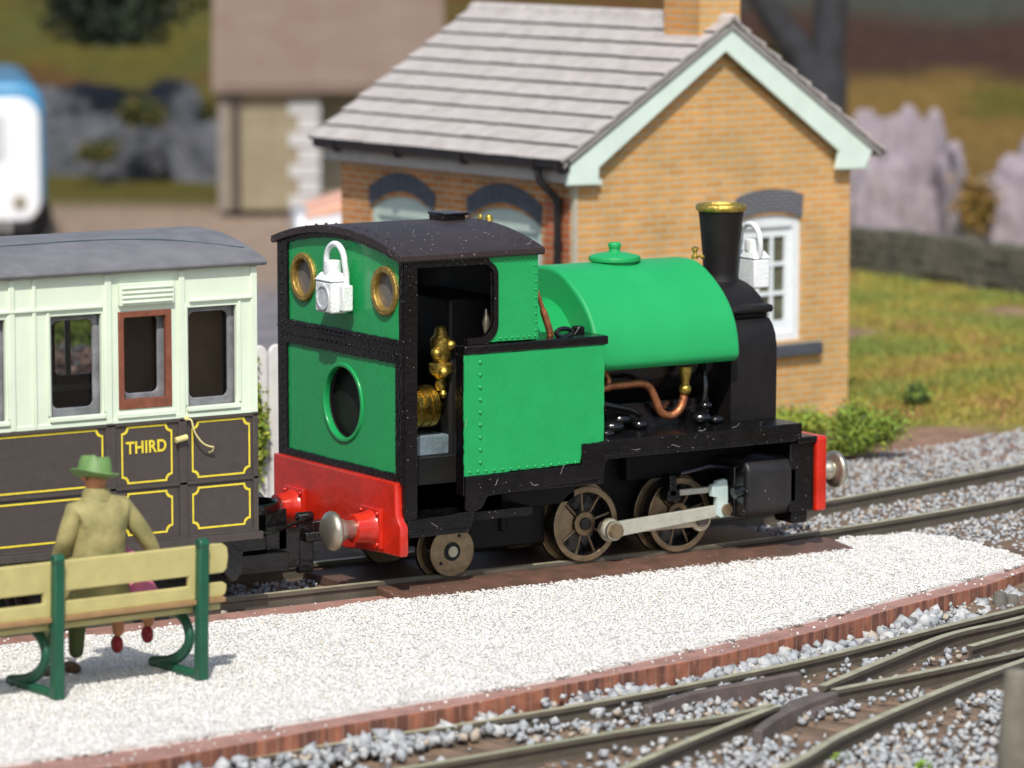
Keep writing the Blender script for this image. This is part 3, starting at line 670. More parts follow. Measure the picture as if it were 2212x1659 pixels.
# boiler
MB().lathe([(.52, 1.28), (.52, 2.06)], (0, 0, 1.675), 'x', 56).build('boiler', GREEN, LO)
MB().lathe([(.50, 1.9), (.50, 3.6)], (0, 0, 1.62), 'x', 48).build('boiler_barrel', GLOSSB, LO)
hp = [(0, 2.465), (.08, 2.463), (.16, 2.455), (.25, 2.432), (.34, 2.39), (.43, 2.338), (.52, 2.277), (.60, 2.212), (.67, 2.14), (.73, 2.06), (.78, 1.965), (.815, 1.86), (.832, 1.76), (.836, 1.70), (.82, 1.655), (.78, 1.632), (.70, 1.622), (.50, 1.615)]
tank = [(y, z) for y, z in hp]+[(-y, z) for y, z in hp[::-1][:-1]]
MB().prism(tank, 2.02, 3.50, 'x').build('saddle_tank', TANKG, LO, bevel=.03, seg=4, angle=50)
fl = MB(); fl.lathe([(.21, -.05), (.20, .0), (.19, .018), (.222, .022), (.228, .04), (.222, .062), (.19, .075), (.12, .09), (.06, .096), (.052, .10), (.048, .135), (.056, .14), (.058, .165), (.045, .182), (.01, .187)], (2.753, 0, 2.45), n=48); fl.build('tank_filler', TANKG, LO)
MB().tube(smooth_path([(1.36, -.84, 2.46), (1.42, -.82, 2.36), (1.50, -.80, 2.18), (1.56, -.80, 2.02), (1.57, -.80, 1.97)]), [.012]*6+[.02]*6+[.03]*13).build('feed_pipe', COPPER, LO)
# boiler side pipework on the near side
px_ = MB(); px_.tube(smooth_path([(1.9, -.60, 1.43), (2.15, -.61, 1.435), (2.28, -.61, 1.47), (2.46, -.61, 1.475), (2.62, -.61, 1.475), (2.71, -.61, 1.43), (2.77, -.61, 1.32), (2.82, -.61, 1.22), (2.90, -.61, 1.175), (2.98, -.61, 1.19), (3.04, -.61, 1.25), (3.07, -.61, 1.34)]), .036, 12)
px_.tube([(2.28, -.61, 1.47), (2.29, -.60, 1.53), (2.26, -.55, 1.63)], [.033, .028, .025], 10); px_.sphere((2.28, -.61, 1.47), .042); px_.build('injector_pipe', COPPER, LO)
cv = MB(); cv.sphere((3.075, -.61, 1.395), .056, 14, 10); cv.lathe([(.036, 0), (.036, .04), (.046, .08), (.058, .13), (.056, .17)], (3.08, -.61, 1.42), n=14); cv.build('clack_valve', GOLDP, LO)
# dark clutter on the running plate
cl = MB()
for (a, b, c_, r_) in ((2.10, -.62, 1.16, .10), (2.30, -.66, 1.13, .08), (2.42, -.60, 1.18, .07), (2.15, -.8, 1.10, .05), (2.62, -.6, 1.12, .06), (3.22, -.66, 1.14, .07), (3.25, -.68, 1.25, .045), (3.35, -.7, 1.12, .05), (2.02, -.85, 1.12, .05)): cl.sphere((a, b, c_), r_, 14, 9, (1.3, 1, .8))
cl.tube([(2.0, -.66, 1.3), (2.2, -.68, 1.33), (2.45, -.66, 1.27), (2.62, -.6, 1.2)], .03); cl.tube([(3.3, -.55, 1.1), (3.32, -.57, 1.4), (3.34, -.5, 1.6)], .03); cl.box(2.0, 3.4, -.52, .52, 1.07, 1.30)
cl.build('running_plate_fittings', GLOSSB, LO, bevel=.01)
# smokebox
sp = [(0, 2.255), (.10, 2.25), (.20, 2.228), (.30, 2.19), (.40, 2.13), (.47, 2.075), (.575, 2.07), (.590, 2.035), (.575, 2.005), (.50, 1.995), (.50, 1.955), (.535, 1.95), (.585, 1.90), (.625, 1.83), (.645, 1.74), (.65, 1.6), (.645, 1.07)]
MB().prism([(y, z) for y, z in sp]+[(-y, z) for y, z in sp[::-1][:-1]], 3.54, 4.03, 'x').build('smokebox', mat('smokebox_black', (.0085, .0070, .0072), .5, spec=.35, var=.25, nscale=4, bump=.25, bscale=60, dust=.5, dscale=26), LO, bevel=.014, seg=3, angle=50)
sm_ = MATS['smokebox_black']
MB().lathe([(.40, 0), (.40, .03), (.34, .05), (.30, .06), (.04, .07)], (4.03, 0, 1.70), 'x', 36).build('smokebox_door', sm_, LO)
# chimney
ch_ = MB().lathe([(.175, 0), (.158, .05), (.155, .10), (.163, .25), (.178, .42), (.191, .56), (.202, .64), (.150, .64), (.140, .5)], (3.88, 0, 2.22), n=48).build('chimney', sm_, LO)
ri = MB(); ri.tube([(3.88+.207*math.cos(a), .207*math.sin(a), 2.885) for a in np.linspace(0, 2*PI, 48, endpoint=False)], .036, 10, True, sq=(.5, .85)); ri.build('chimney_rim', GOLDP, ch_)
sv_ = MB(); sv_.lathe([(.03, 0), (.03, .03), (.018, .04), (.018, .07), (.032, .08), (.03, .10), (.01, .11)], (3.56, -.06, 2.45), n=12); sv_.sphere((3.60, -.12, 2.47), .02); sv_.tube([(3.56, -.06, 2.48), (3.60, -.14, 2.48)], .010, 6); sv_.build('safety_valve', GOLDP, LO)
# running plate and valance
MB().box(1.95, 4.0, -1.035, 1.035, 1.0, 1.082).build('running_plate', BLACK, LO, bevel=.006)
for sgn in (-1, 1):
    va = [(1.72, .90), (1.72, 1.075), (4.0, 1.085), (4.0, .955), (3.93, .94), (1.985, .925), (1.955, .90), (1.935, .775), (.80, .715), (.775, .70)]
    va += [(.76, .66), (.73, .62), (.67, .60), (.645, .57), (.64, .51), (.62, .46), (.60, .447), (.02, .445), (.02, .57), (.60, .60), (.572, .62), (.572, .893)]
    yo = sorted((sgn*1.035, sgn*1.062)); plate('valance', ragged(va, .0025, .04), [], yo[0], yo[1], 'y', BLACK, LO, .008)
    y_ = sorted((sgn*1.0, sgn*1.035))
    # stiffening flange along the foot of the plate
    MB().box(1.95, 3.93, *sorted((sgn*1.03, sgn*1.07)), .93, .965).build('foot_flange', BLACK, LO, bevel=.008)
    MB().box(.02, .60, *sorted((sgn*.6, sgn*1.075)), .43, .47).build('cab_step', BLACK, LO, bevel=.008)
# front gusset and beams
MB().box(3.92, 4.18, -1.0, 1.0, .30, .905).box(3.98, 4.19, -1.035, 1.035, .90, .955).build('front_gusset', BLACK, LO, bevel=.012)
plate('front_beam', rrect(-1.04, 1.04, .29, .95, .03), [], 4.18, 4.285, 'x', RED, LO, .014)
rb_ = [(-.985, .88), (1.04, .88), (1.04, .42), (.98, .25), (-.2, .232), (-.45, .26), (-.80, .275), (-1.06, .28), (-1.075, .31), (-1.07, .52), (-1.045, .56), (-1.0, .62)]
plate('rear_beam', rb_, [], -.06, .02, 'x', RED, LO, .016)
def buffer_at(x, y, z, d, rear):
    s = -1 if rear else 1
    b0 = MB()
    b0.box(*sorted((x, x+s*.035)), y-.165, y+.165, z-.165, z+.165)
    for a in (-1, 1):
        for b in (-1, 1): b0.sphere((x+s*.04, y+a*.13, z+b*.13), .018, 8, 6)
    b0.lathe(sorted([(.15, s*.03), (.135, s*.06), (.125, s*.14), (.12, s*.20)], key=lambda q: q[1]), (x, y, z), 'x', 30)
    b = b0.build('buffer', RED, LO, bevel=.012)
    pr = [(.075, s*.19), (.075, s*.27), (.09, s*.29), (.085, s*(d-.12)), (.135, s*(d-.105)), (.158, s*(d-.092)), (.165, s*(d-.072)), (.158, s*(d-.05)), (.135, s*(d-.026)), (.10, s*(d-.010)), (.05, s*(d-.002)), (.01, s*d)]
    MB().lathe(sorted(pr, key=lambda q: q[1]), (x, y, z), 'x', 36).build('buffer_head', STEEL, b, angle=50)
buffer_at(-.06, -.64, .475, .46, True); buffer_at(-.06, .64, .475, .46, True)
buffer_at(4.285, -.64, .575, .46, False); buffer_at(4.285, .64, .575, .46, False)
# frames, axleboxes and underside
fr = MB(); fr.box(.25, 3.95, -.36, .36, .22, .95); fr.box(.15, 1.95, -.62, .62, .50, .80); fr.box(2.55, 3.9, -.5, .5, .62, 1.0)
fr.box(.95, 1.72, -.50, -.3, .16, .73); fr.box(1.25, 1.32, -.53, -.48, .30, .62)
fr.build('chassis', GLOSSB if False else mat('chassis_black', (.006, .005, .005), .5, spec=.25, var=.3, bump=.4, bscale=20, dust=.3), LO, bevel=.02)
def treads(o, r):
    o.data.materials.append(mat('oily_tread', (.03, .026, .022), .25, .6, var=.3, nscale=8))
    for p in o.data.polygons:
        if abs(p.normal.y) < .5: p.material_index = 1
    return o
def driver(x, z=.30, r=.325):
    for sgn in (-1, 1):
        Y = sgn*.62; d = -sgn
        w = MB(); a = sorted((Y, Y+d*.15)); w.ring(r-.055, r, a[0]-Y, a[1]-Y, (x, Y, z), 'y', 56)
        f_ = sorted((d*.15, d*.195)); w.ring(r-.06, r+.045, f_[0], f_[1], (x, Y, z), 'y', 56)
        wo = treads(w.build('wheel', WHEELM, LO, bevel=.006), r)
        hb = MB(); b = sorted((d*.01, d*.11)); hb.ring(.05, .105, b[0], b[1], (x, Y, z), 'y', 32)
        hb.build('hub', WHEELM, wo, bevel=.006)
        sp_ = MB()
        for i in range(9):
            t = 2*PI*i/9+.25; p0 = (x+.09*math.cos(t), Y+d*.045, z+.09*math.sin(t)); p1 = (x+(r-.045)*math.cos(t), Y+d*.045, z+(r-.045)*math.sin(t)); sp_.tube([p0, p1], .0115, 6)
        # counterweight segment opposite the crank
        cw = [(x+q*math.cos(t), z+q*math.sin(t)) for q, ts in ((r-.05, np.linspace(2.45, 3.65, 12)), (.13, np.linspace(3.5, 2.6, 6))) for t in ts]
        sp_.prism(cw, *sorted((Y+d*.02, Y+d*.07)), 'y'); sp_.build('spokes', WHEELM, wo)
        MB().lathe([(.052, -.012 if sgn < 0 else .0), (.052, .02)], (x, Y+d*.005, z), 'y', 24).build('axle_end', DARKM, wo)
        MB().lathe([(r-.02, .0), (r-.02, .03)], (x, Y+(.13 if sgn < 0 else -.16), z), 'y', 32).build('wheel_back', GLOSSB, wo)
    MB().tube([(x, -.55, z), (x, .55, z)], .05, 12).build('axle', DARKM, LO)
driver(2.05, .31); driver(3.02, .305)
for sgn in (-1, 1):
    Y = sgn*.62; d = -sgn; x = .715; z = .195; r = .215
    w = MB(); a = sorted((0, d*.14)); w.ring(.075, r, a[0], a[1], (x, Y, z), 'y', 44); f_ = sorted((d*.14, d*.185)); w.ring(.05, r+.045, f_[0], f_[1], (x, Y, z), 'y', 44)
    wo = treads(w.build('trailing_wheel', WHEELM, LO, bevel=.006), r)
    MB().ring(.045, .078, *sorted((d*.0, d*.05)), (x, Y-d*.004, z), 'y', 24).build('hub', INNER, wo)
    MB().lathe([(.046, -.01), (.046, .03)], (x, Y-.005*(1 if sgn < 0 else -1), z), 'y', 20).build('axle_end', STEEL, wo)
    hm = MB()
    for a_ in (PI/4+.3, PI*1.25-.1): hm.lathe([(.016, -.003), (.016, .004)], (x+.145*math.cos(a_), Y, z+.145*math.sin(a_)), 'y', 10)
    hm.build('wheel_holes', INNER, wo)
    MB().tube([(x, -.5, z), (x, .5, z)], .045, 10).build('trailing_axle', DARKM, LO) if sgn < 0 else None
# motion
def rod(name, p0, p1, y0, y1, h0, h1, r0, r1, m, parent=LO):
    p0, p1 = Vector(p0), Vector(p1); t = (p1-p0).normalized(); s = Vector((-t.y, t.x))
    a0 = math.asin(h0/r0); a1 = math.asin(h1/r1)
    pts = []; base = math.atan2(t.y, t.x)
    for i in range(15): a = base+a0+(2*PI-2*a0)*i/14; pts.append((p0.x+r0*math.cos(a), p0.y+r0*math.sin(a)))
    for i in range(15): a = base+PI+a1+(2*PI-2*a1)*i/14; pts.append((p1.x+r1*math.cos(a), p1.y+r1*math.sin(a)))
    return plate(name, pts, [], y0, y1, 'y', m, parent, .008)
for sgn in (-1, 1):
    o_ = (lambda a, b: sorted((sgn*a, sgn*b)))
    c1, c2 = (2.225, .26), (3.195, .26)
    y = o_(.66, .70); rod('coupling_rod', c1, c2, y[0], y[1], .055, .06, .085, .105, mat('cream_rod', (.58, .50, .36), .42, .2, var=.15, nscale=7, bump=.2), LO)
    y = o_(.73, .77); rod('connecting_rod', c1, (3.36, .335), y[0], y[1], .066, .052, .09, .065, RODM)
    cp = MB(); cp.lathe([(.10, 0), (.10, .03)], (c1[0], sgn*.70-(.03 if sgn < 0 else 0), c1[1]), 'y', 28); cp.lathe([(.085, 0), (.085, .03)], (c1[0], sgn*.79-.015, c1[1]), 'y', 28); cp.build('crank_collar', STEEL, LO)
    MB().lathe([(.066, 0), (.066, .05)], (c1[0], sgn*.82-.025, c1[1]), 'y', 8).build('crank_pin', WHEELM, LO)
    MB().lathe([(.06, 0), (.06, .06)], (c2[0], sgn*.70-.03, c2[1]), 'y', 20).build('crank_pin', mat('brown_pin', (.13, .10, .085), .5, .3), LO)
    y = o_(.74, .80)
    plate('crosshead', [(3.24, .565), (3.24, .47), (3.29, .455), (3.29, .30), (3.33, .275), (3.40, .285), (3.41, .44), (3.40, .60), (3.37, .612), (3.30, .60), (3.28, .575)], [], y[0], y[1], 'y', XHM, LO, .01)
    MB().lathe([(.05, 0), (.05, .03)], (3.385, sgn*.815-.015, .345), 'y', 18).build('crosshead_pin', WHEELM, LO)
    sb = MB(); y = o_(.70, .745); sb.box(2.88, 3.55, y[0], y[1], .495, .545); sb.build('slide_bar', RODM, LO, bevel=.006)
    MB().tube([(3.36, sgn*.74, .375), (3.52, sgn*.74, .375)], .022, 10).build('piston_rod', STEEL, LO)
    y = o_(.66, .79); MB().box(2.80, 2.875, y[0], y[1], .50, .69).box(2.78, 2.91, y[0], y[1], .46, .56).build('slide_bar_bracket', BLACK, LO, bevel=.01)
    gl = MB(); gl.lathe([(.10, -.10), (.11, -.07), (.06, -.05), (.06, 0)], (3.56, sgn*.74, .38), 'x', 22); gl.lathe([(.035, 0), (.035, .1)], (3.46, sgn*.74, .52), 'x', 12); gl.box(3.44, 3.52, *o_(.6, .84), .30, .72); gl.build('gland', GLOSSB, LO, bevel=.01)
    cyl = [(.46, .78), (.90, .79), (.965, .76), (1.0, .70), (1.0, .40), (.975, .33), (.92, .28), (.46, .26)]
    cyl = [(sgn*a, b) for a, b in cyl]
    MB().prism(cyl, 3.47, 4.0, 'x').build('cylinder', mat('cylinder_black', (.016, .0145, .015), .42, var=.25, nscale=5, bump=.3, bscale=50, dust=1.3, dscale=18), LO, bevel=.025, seg=3)
    bl_ = MB()
    for zz, yy_ in ((.34, .95), (.52, 1.0), (.70, .94), (.34, .60), (.72, .60)): bl_.sphere((3.465, sgn*yy_, zz), .022, 8, 6)
    bl_.box(3.452, 3.472, *o_(.52, .96), .30, .74); bl_.build('cylinder_cover', GLOSSB, LO)
    MB().tube([(3.38, sgn*.92, .50), (3.47, sgn*.92, .52)], .05, 12).build('valve_spindle', GLOSSB, LO)
    MB().tube([(2.9, sgn*.80, .70), (3.2, sgn*.80, .74), (3.45, sgn*.78, .70)], .018, 8).build('valve_rod', GLOSSB, LO)
    MB().box(3.96, 4.14, *o_(.7, .98), .19, .36).build('drain_block', BLACK, LO, bevel=.03, seg=3)
# couplings
cp = MB(); cp.box(-.43, -.285, -.05, .01, .03, .50); cp.tube([(-.43, -.02, .50), (-.285, -.02, .50)], .045, 10); cp.box(-.30, -.05, -.05, .05, .36, .46); cp.box(-.40, -.05, -.12, .12, .30, .38)
cp.build('rear_coupling', GLOSSB, LO, bevel=.012)
fc = MB(); fc.lathe([(.10, 0), (.13, .03), (.10, .06)], (4.72, .0, .50), 'x', 20); fc.tube([(4.28, 0, .45), (4.72, 0, .5)], .06, 8); fc.tube([(4.34+.32*math.cos(a)+.2, .22*math.sin(a), .47) for a in np.linspace(-PI*.6, PI*.6, 16)], .025, 8); fc.box(4.5, 4.56, -.1, .1, .1, .45)
fc.build('front_coupling', GLOSSB, LO, bevel=.008)

lf = MB(); rl = random.Random(5)
for (x_, y_, z_) in [(2.3, -1.07, .99), (2.62, -1.07, 1.0), (2.95, -1.0, 1.088), (3.3, -1.0, 1.088), (3.62, -.98, 1.088), (.85, -1.07, .80), (1.2, -1.066, .80), (1.5, -1.066, .84), (1.9, -1.0, 1.98), (1.75, -.9, 1.98), (1.05, -.7, 2.83), (.45, -.3, 2.90), (.35, -.65, 2.85), (-.055, -.95, 2.74), (1.2, -1.0, 2.77), (.58, -1.05, 1.3), (.3, -1.07, .5), (-.08, 1.06, 2.73)]:
    a = rl.uniform(0, 6.28); p = Vector((x_, y_, z_)); pts = [p]; d = Vector((math.cos(a), 0, math.sin(a)*.6 if y_ < -1.03 else 0))
    for k in range(6):
        d = (d+Vector((rl.uniform(-.6, .6), rl.uniform(-.25, .1), rl.uniform(-.2, .45)))).normalized(); p = p+d*.014; pts.append(p)
    lf.tube(pts, .0011, 4)
tag(lf.build('lint', mat('lint', (.5, .48, .46), .8), LO), kind='stuff')
# lamps: things carried on the engine
def lamp(x, y, z, face, label, lname='lamp'):
    L = thing('head_lamp', label, 'lamp', (x, y, z), 0 if face < 0 else PI, 'white lamps on the engine')
    MB().box(-.10, .07, -.135, .135, 0, .262).build('lamp_body', WHITEP, L, bevel=.018, seg=3)
    MB().add([(-.11, -.145, .262), (.08, -.145, .262), (.08, .145, .262), (-.11, .145, .262), (-.07, -.10, .33), (.05, -.10, .33), (.05, .10, .33), (-.07, .10, .33)], [(3, 2, 1, 0), (4, 5, 6, 7), (0, 1, 5, 4), (1, 2, 6, 5), (2, 3, 7, 6), (3, 0, 4, 7)]).build('lamp_cap', WHITEP, L, bevel=.012)
    MB().lathe([(.072, .32), (.076, .345), (.074, .425), (.06, .432)], (-.01, 0, 0), n=26).build('lamp_chimney', WHITEP, L)
    ln = MB(); ln.ring(.085, .105, -.012, .01, (-.10, 0, .13), 'x', 30); ln.lathe([(.085, -.004), (.05, .004), (.01, -.006)], (-.10, 0, .13), 'x', 24); ln.build('lens', mat('lens_wash', (.56, .60, .63), .4, var=.25, nscale=20), L)
    MB().box(-.03, .07, -.205, -.13, .02, .235).build('lamp_socket', WHITEP, L, bevel=.012)
    pth = [(.035, -.155, .20), (.035, -.150, .33)]+[(.02, .148*-math.cos(a), .42+.145*math.sin(a)) for a in np.linspace(0, PI, 14)]+[(.01, .14, .33), (.01, .12, .28)]
    MB().tube(pth, .026, 10).build('lamp_handle', WHITEP, L)
    return L
L1 = lamp(-.115, -.105, 2.205, -1, 'white lamp hung on the green cab rear between the two round windows')
MB().box(.06, .10, -.06, .06, -.02, .10).build('lamp_iron', GREEN, L1)
L2 = lamp(4.24, .03, 2.155, 1, 'white lamp at the front of the engine seen past the chimney')
MB().tube([(.02, 0, .01), (.06, 0, -.04), (.20, 0, -.10)], .03, 8).build('lamp_iron', GREEN, L2)

# ================================================================= CARRIAGE
CREAM = mat('pale_green_cream', (.68, .775, .63), .45, var=.05, nscale=2, bump=.12, bscale=40, spec=.4)
BROWN = mat('umber_brown', (.062, .050, .044), .55, var=.10, nscale=12, bump=.3, bscale=90, dust=.35, dscale=20)
CROOF = mat('grey_carriage_roof', (.165, .165, .175), .6, var=.15, nscale=4, bump=.15, bscale=50, dust=.9, dscale=14)
YEL = mat('yellow_lining', (.72, .58, .045), .5, var=.12, nscale=20)
DOORB = mat('door_red_brown', (.20, .065, .035), .5, var=.2, nscale=12, bump=.4)
SEATB = mat('interior_brown', (.22, .12, .05), .6, var=.2)
GLZ = glassy('carriage_glazing', (.82, .84, .85), .04, .05, (.05, .05, .055))
GLF = mat('glazing_edge', (.19, .195, .21), .10, var=.3, bump=.3, spec=.8)
CA = thing('railway_carriage', 'cream and brown third class carriage with yellow lining and grey roof', 'carriage', (0, 0, 0))
XE, XW = -1.335, -8.6
wins = [(-1.95, -1.518, 0), (-3.142, -2.706, 0), (-4.02, -3.525, 0), (-4.85, -4.40, 0), (-5.95, -5.5, 0)]
doors = [(-2.562, -2.100), (-7.2, -6.74)]; NEARW, NEARD = wins, doors
for sgn in (-1, 1):
    wins = NEARW if sgn < 0 else [(-2.22, -1.70, 0), (-2.95, -2.45, 0), (-4.02, -3.525, 0), (-4.85, -4.40, 0), (-5.95, -5.5, 0)]
    doors = NEARD if sgn < 0 else NEARD[1:]
    yy = sorted((sgn*.955, sgn*1.0))
    plate('upper_side', rect(XW, XE, 1.562, 2.735), [rect(a, b, 1.645, 2.43) for a, b, _ in wins]+[rect(a, b, 1.665, 2.43) for a, b in doors], yy[0], yy[1], 'y', CREAM, CA, .004)
    yb = sorted((sgn*.955, sgn*1.0)); MB().box(XW, XE, yb[0], yb[1], .60, 1.562).build('lower_side', BROWN, CA, bevel=.003)
    yo = lambda d: sorted((sgn*1.0-sgn*.002, sgn*(1.0+d)))
    t = MB(); y = yo(.018)
    # upper mouldings
    for a, b in ((XE-.012-.05, XE-.004), (-2.035, -1.985), (-2.68, -2.625), (-3.30, -3.27), (-3.50, -3.45)): t.box(a, b, y[0], y[1], 1.565, 2.73)
    for a, b in ((-1.94, XE-.05), (-2.06, -2.61), (-2.70, -6)):
        a, b = min(a, b), max(a, b); y2 = yo(.024)
        if not (a < -2.3 < b and b > -2.2): t.box(a, b, y2[0], y2[1], 2.475, 2.497)
    y3 = yo(.030)
    for a, b, _ in wins: t.box(a-.02, b+.02, y3[0], y3[1], 1.612, 1.645)
    for a, b in doors: t.box(a-.02, b+.02, y3[0], y3[1], 1.600, 1.640)
    t.box(XW, XE+.0, *yo(.012), 1.560, 1.598)
    for a, b, _ in wins:
        y4 = yo(.014)
        for q in ((a-.035, a-.012, 1.66, 2.46), (b+.012, b+.035, 1.66, 2.46)): t.box(q[0], q[1], y4[0], y4[1], q[2], q[3])
    t.build('upper_mouldings', CREAM, CA, bevel=.005)
    v = MB(); y5 = yo(.04)
    v.box(-2.565, -2.085, y5[0], y5[1], 2.48, 2.655)
    for i in range(4): v.box(-2.545, -2.105, *yo(.052), 2.497+i*.037, 2.515+i*.037)
    v.build('door_ventilator', CREAM, CA, bevel=.006)
    # brown mouldings
    t = MB(); y = yo(.016)
    for a, b in ((XE-.05, XE-.003), (-2.045, -1.975), (-2.685, -2.60)): t.box(a, b, y[0], y[1], .60, 1.555)
    t.box(XW, XE, y[0], y[1], 1.535, 1.558); t.box(XW, XE, y[0], y[1], 1.030, 1.055); t.box(XW, XE, *yo(.014), .602, .625)
    t.box(XW, XE+.03, *yo(.03), .545, .605)
    t.build('lower_mouldings', BROWN, CA, bevel=.004)
    # yellow lining
    ln = MB(); yl = sorted((sgn*1.0-sgn*.001, sgn*1.003))
    def lining(x0, x1, z0, z1, w=.016, c=.05):
        def ol(d):
            pts = []
            a0, a1, b0, b1 = x0+d, x1-d, z0+d, z1-d
            n = 6
            for cx, cz, s0 in ((a0, b0, 0), (a1, b0, 1), (a1, b1, 2), (a0, b1, 3)):
                rr_ = c+(-d if False else d*.0)
                st_ = {0: (90, 0), 1: (180, 90), 2: (270, 180), 3: (360, 270)}[s0]
                for i in range(n+1):
                    a = math.radians(st_[0]+(st_[1]-st_[0])*i/n); pts.append((cx+rr_*math.cos(a), cz+rr_*math.sin(a)))
            return pts
        A, B = ol(0), ol(w); n = len(A)
        vs = [(p[0], yl[0 if sgn < 0 else 1], p[1]) for p in A]+[(p[0], yl[0 if sgn < 0 else 1], p[1]) for p in B]
        ln.add(vs, [(i, (i+1) % n, n+(i+1) % n, n+i) for i in range(n)])
    for x0, x1 in ((-1.93, -1.405), (-2.55, -2.10), (-6.6, -2.705)):
        lining(x0, x1, 1.075, 1.53); lining(x0, x1, .665, 1.005)
    ln.build('lining', YEL, CA)
    # glazing
    for (a, b, z0) in [(a, b, 1.645) for a, b, _ in wins]+[(a+.04, b-.04, 1.72) for a, b in doors]:
        yg = sorted((sgn*.90, sgn*.93))
        w_ = plate('window', rect(a-.02, b+.02, z0-.02, 2.45), [rrect(a+.045, b-.045, z0+.06, 2.385, .05)], yg[0], yg[1], 'y', GLF, CA, .01)
        MB().box(a-.01, b+.01, *sorted((sgn*.880, sgn*.886)), z0, 2.44).build('pane', GLZ, w_)
    for a, b in doors:
        yg = sorted((sgn*.965, sgn*1.012))
        plate('door_frame', rect(a, b, 1.666, 2.43), [rect(a+.045, b-.05, 1.745, 2.385)], yg[0], yg[1], 'y', DOORB, CA, .006)
# door furniture on the near side
h = MB(); h.tube([(-2.09, -1.035, 1.395), (-1.99, -1.04, 1.415)], .024, 10); h.tube([(-2.05, -1.0, 1.40), (-2.05, -1.035, 1.40)], .014, 8); h.build('door_handle', mat('pale_brass_paint', (.66, .58, .25), .5), CA)
h = MB(); h.tube(smooth_path([(-1.985, -1.02, 1.555), (-1.955, -1.05, 1.545), (-1.94, -1.06, 1.47), (-1.90, -1.065, 1.40), (-1.85, -1.065, 1.35), (-1.79, -1.06, 1.325), (-1.765, -1.055, 1.32), (-1.765, -1.04, 1.29), (-1.79, -1.02, 1.275)]), .0075, 8); h.sphere((-1.98, -1.015, 1.56), .022, 8, 6); h.build('grab_handle', MATS['pale_brass_paint'], CA)
# lettering
cu = bpy.data.curves.new('third', 'FONT'); cu.body = 'THIRD'; cu.size = .128; cu.extrude = .002; cu.offset = .0035; cu.space_character = 1.06; cu.align_x = 'CENTER'
to = bpy.data.objects.new('tmp', cu); COL.objects.link(to); me = bpy.data.meshes.new_from_object(to.evaluated_get(bpy.context.evaluated_depsgraph_get())); bpy.data.objects.remove(to)
n = len(me.vertices); co = np.empty(n*3); me.vertices.foreach_get('co', co); co = co.reshape(-1, 3)
wd = co[:, 0].max()-co[:, 0].min(); co[:, 0] *= .355/wd; co[:, 1] *= .095/(co[:, 1].max())
co = np.stack([co[:, 0]-2.33, -1.003-co[:, 2], co[:, 1]+1.315], 1); me.vertices.foreach_set('co', co.ravel()); me.materials.clear(); me.materials.append(YEL)
lt = bpy.data.objects.new('lettering', me); COL.objects.link(lt); lt.parent = CA
# ends, floor, interior, roof
plate('end_wall', [(-1.0, .60), (1.0, .60), (1.0, 2.735)]+arc_pts(1.0, -1.0, 2.93, 2.735, 1.0), [], XE-.05, XE-.003, 'x', BROWN, CA, .003)
MB().box(XW, XE-.02, -.97, .97, .56, .66).build('floor_pan', BROWN, CA)
it = MB()
for xp in (-2.62, -3.9, -4.9): it.box(xp-.015, xp+.015, -.94, -.2, .66, 1.45)
it.box(-1.97, -1.50, -.74, -.70, .66, 2.6); it.box(-2.36, -1.985, -.55, -.50, .66, 2.6); it.box(-3.3, -2.7, .55, .9, .66, 1.35)
it.build('seats', SEATB, CA, bevel=.02)
cr_ = arc_pts(-1.075, 1.075, 2.955, 2.775, 1.075)
prof = cr_+[(1.075, 2.755), (1.05, 2.735)]+arc_pts(1.0, -1.0, 2.90, 2.74, 1.0)+[(-1.05, 2.735), (-1.075, 2.755)]
rf = MB().prism(prof, XW-.05, XE+.06, 'x').build('roof', CROOF, CA, bevel=.006)
rs = MB(); path = smooth_path([(XE+.0, -.80, arcz(-.80, 2.955, 2.775, 1.075)), (XE-.5, -.50, arcz(-.5, 2.955, 2.775, 1.075)), (XE-1.1, -.36, arcz(-.36, 2.955, 2.775, 1.075)), (XE-2.2, -.40, arcz(-.40, 2.955, 2.775, 1.075)), (XE-5, -.42, arcz(-.42, 2.955, 2.775, 1.075))])
rs.tube(path, .010, 6, sq=(1.6, .6)); rs.build('roof_rainstrip', mat('rainstrip', (.045, .07, .085), .4, var=.3), rf)
# running gear and coupling
ug = MB(); ug.box(XW, XE-.1, -.55, .55, .36, .56); ug.build('underframe', MATS['chassis_black'], CA, bevel=.02)
for bx_ in (-2.2, -3.1):
    for sgn in (-1, 1):
        w = MB(); d = -sgn; Y = sgn*.62; w.ring(.05, .20, *sorted((0, d*.09)), (bx_, Y, .20), 'y', 36); w.ring(.05, .245, *sorted((d*.09, d*.125)), (bx_, Y, .20), 'y', 36); w.build('wheel', DARKM, CA, bevel=.005)
        MB().box(bx_-.16, bx_+.16, *sorted((sgn*.66, sgn*.78)), .12, .50).build('axle_guard', MATS['chassis_black'], CA, bevel=.03)
sb_ = MB(); sb_.prism([(-1.63, .56), (-1.38, .56), (-1.41, .26), (-1.45, .19), (-1.51, .185), (-1.56, .25)], -.86, -.80, 'y'); sb_.build('step_iron', GLOSSB, CA, bevel=.012)
cc = MB(); cc.box(-1.33, -.80, -.16, .16, .28, .40); cc.box(-1.20, -.62, -.22, .12, .10, .26)
cc.tube([(-.90+.30*math.cos(a), .05+.25*math.sin(a), .62) for a in np.linspace(0, 2*PI, 24, endpoint=False)], .03, 8, True, sq=(.6, 1.6)); cc.box(-1.2, -.70, .02, .20, .26, .60); cc.box(-.78, -.58, -.12, .2, .26, .60); cc.box(-.66, -.46, -.12, .04, .10, .44)
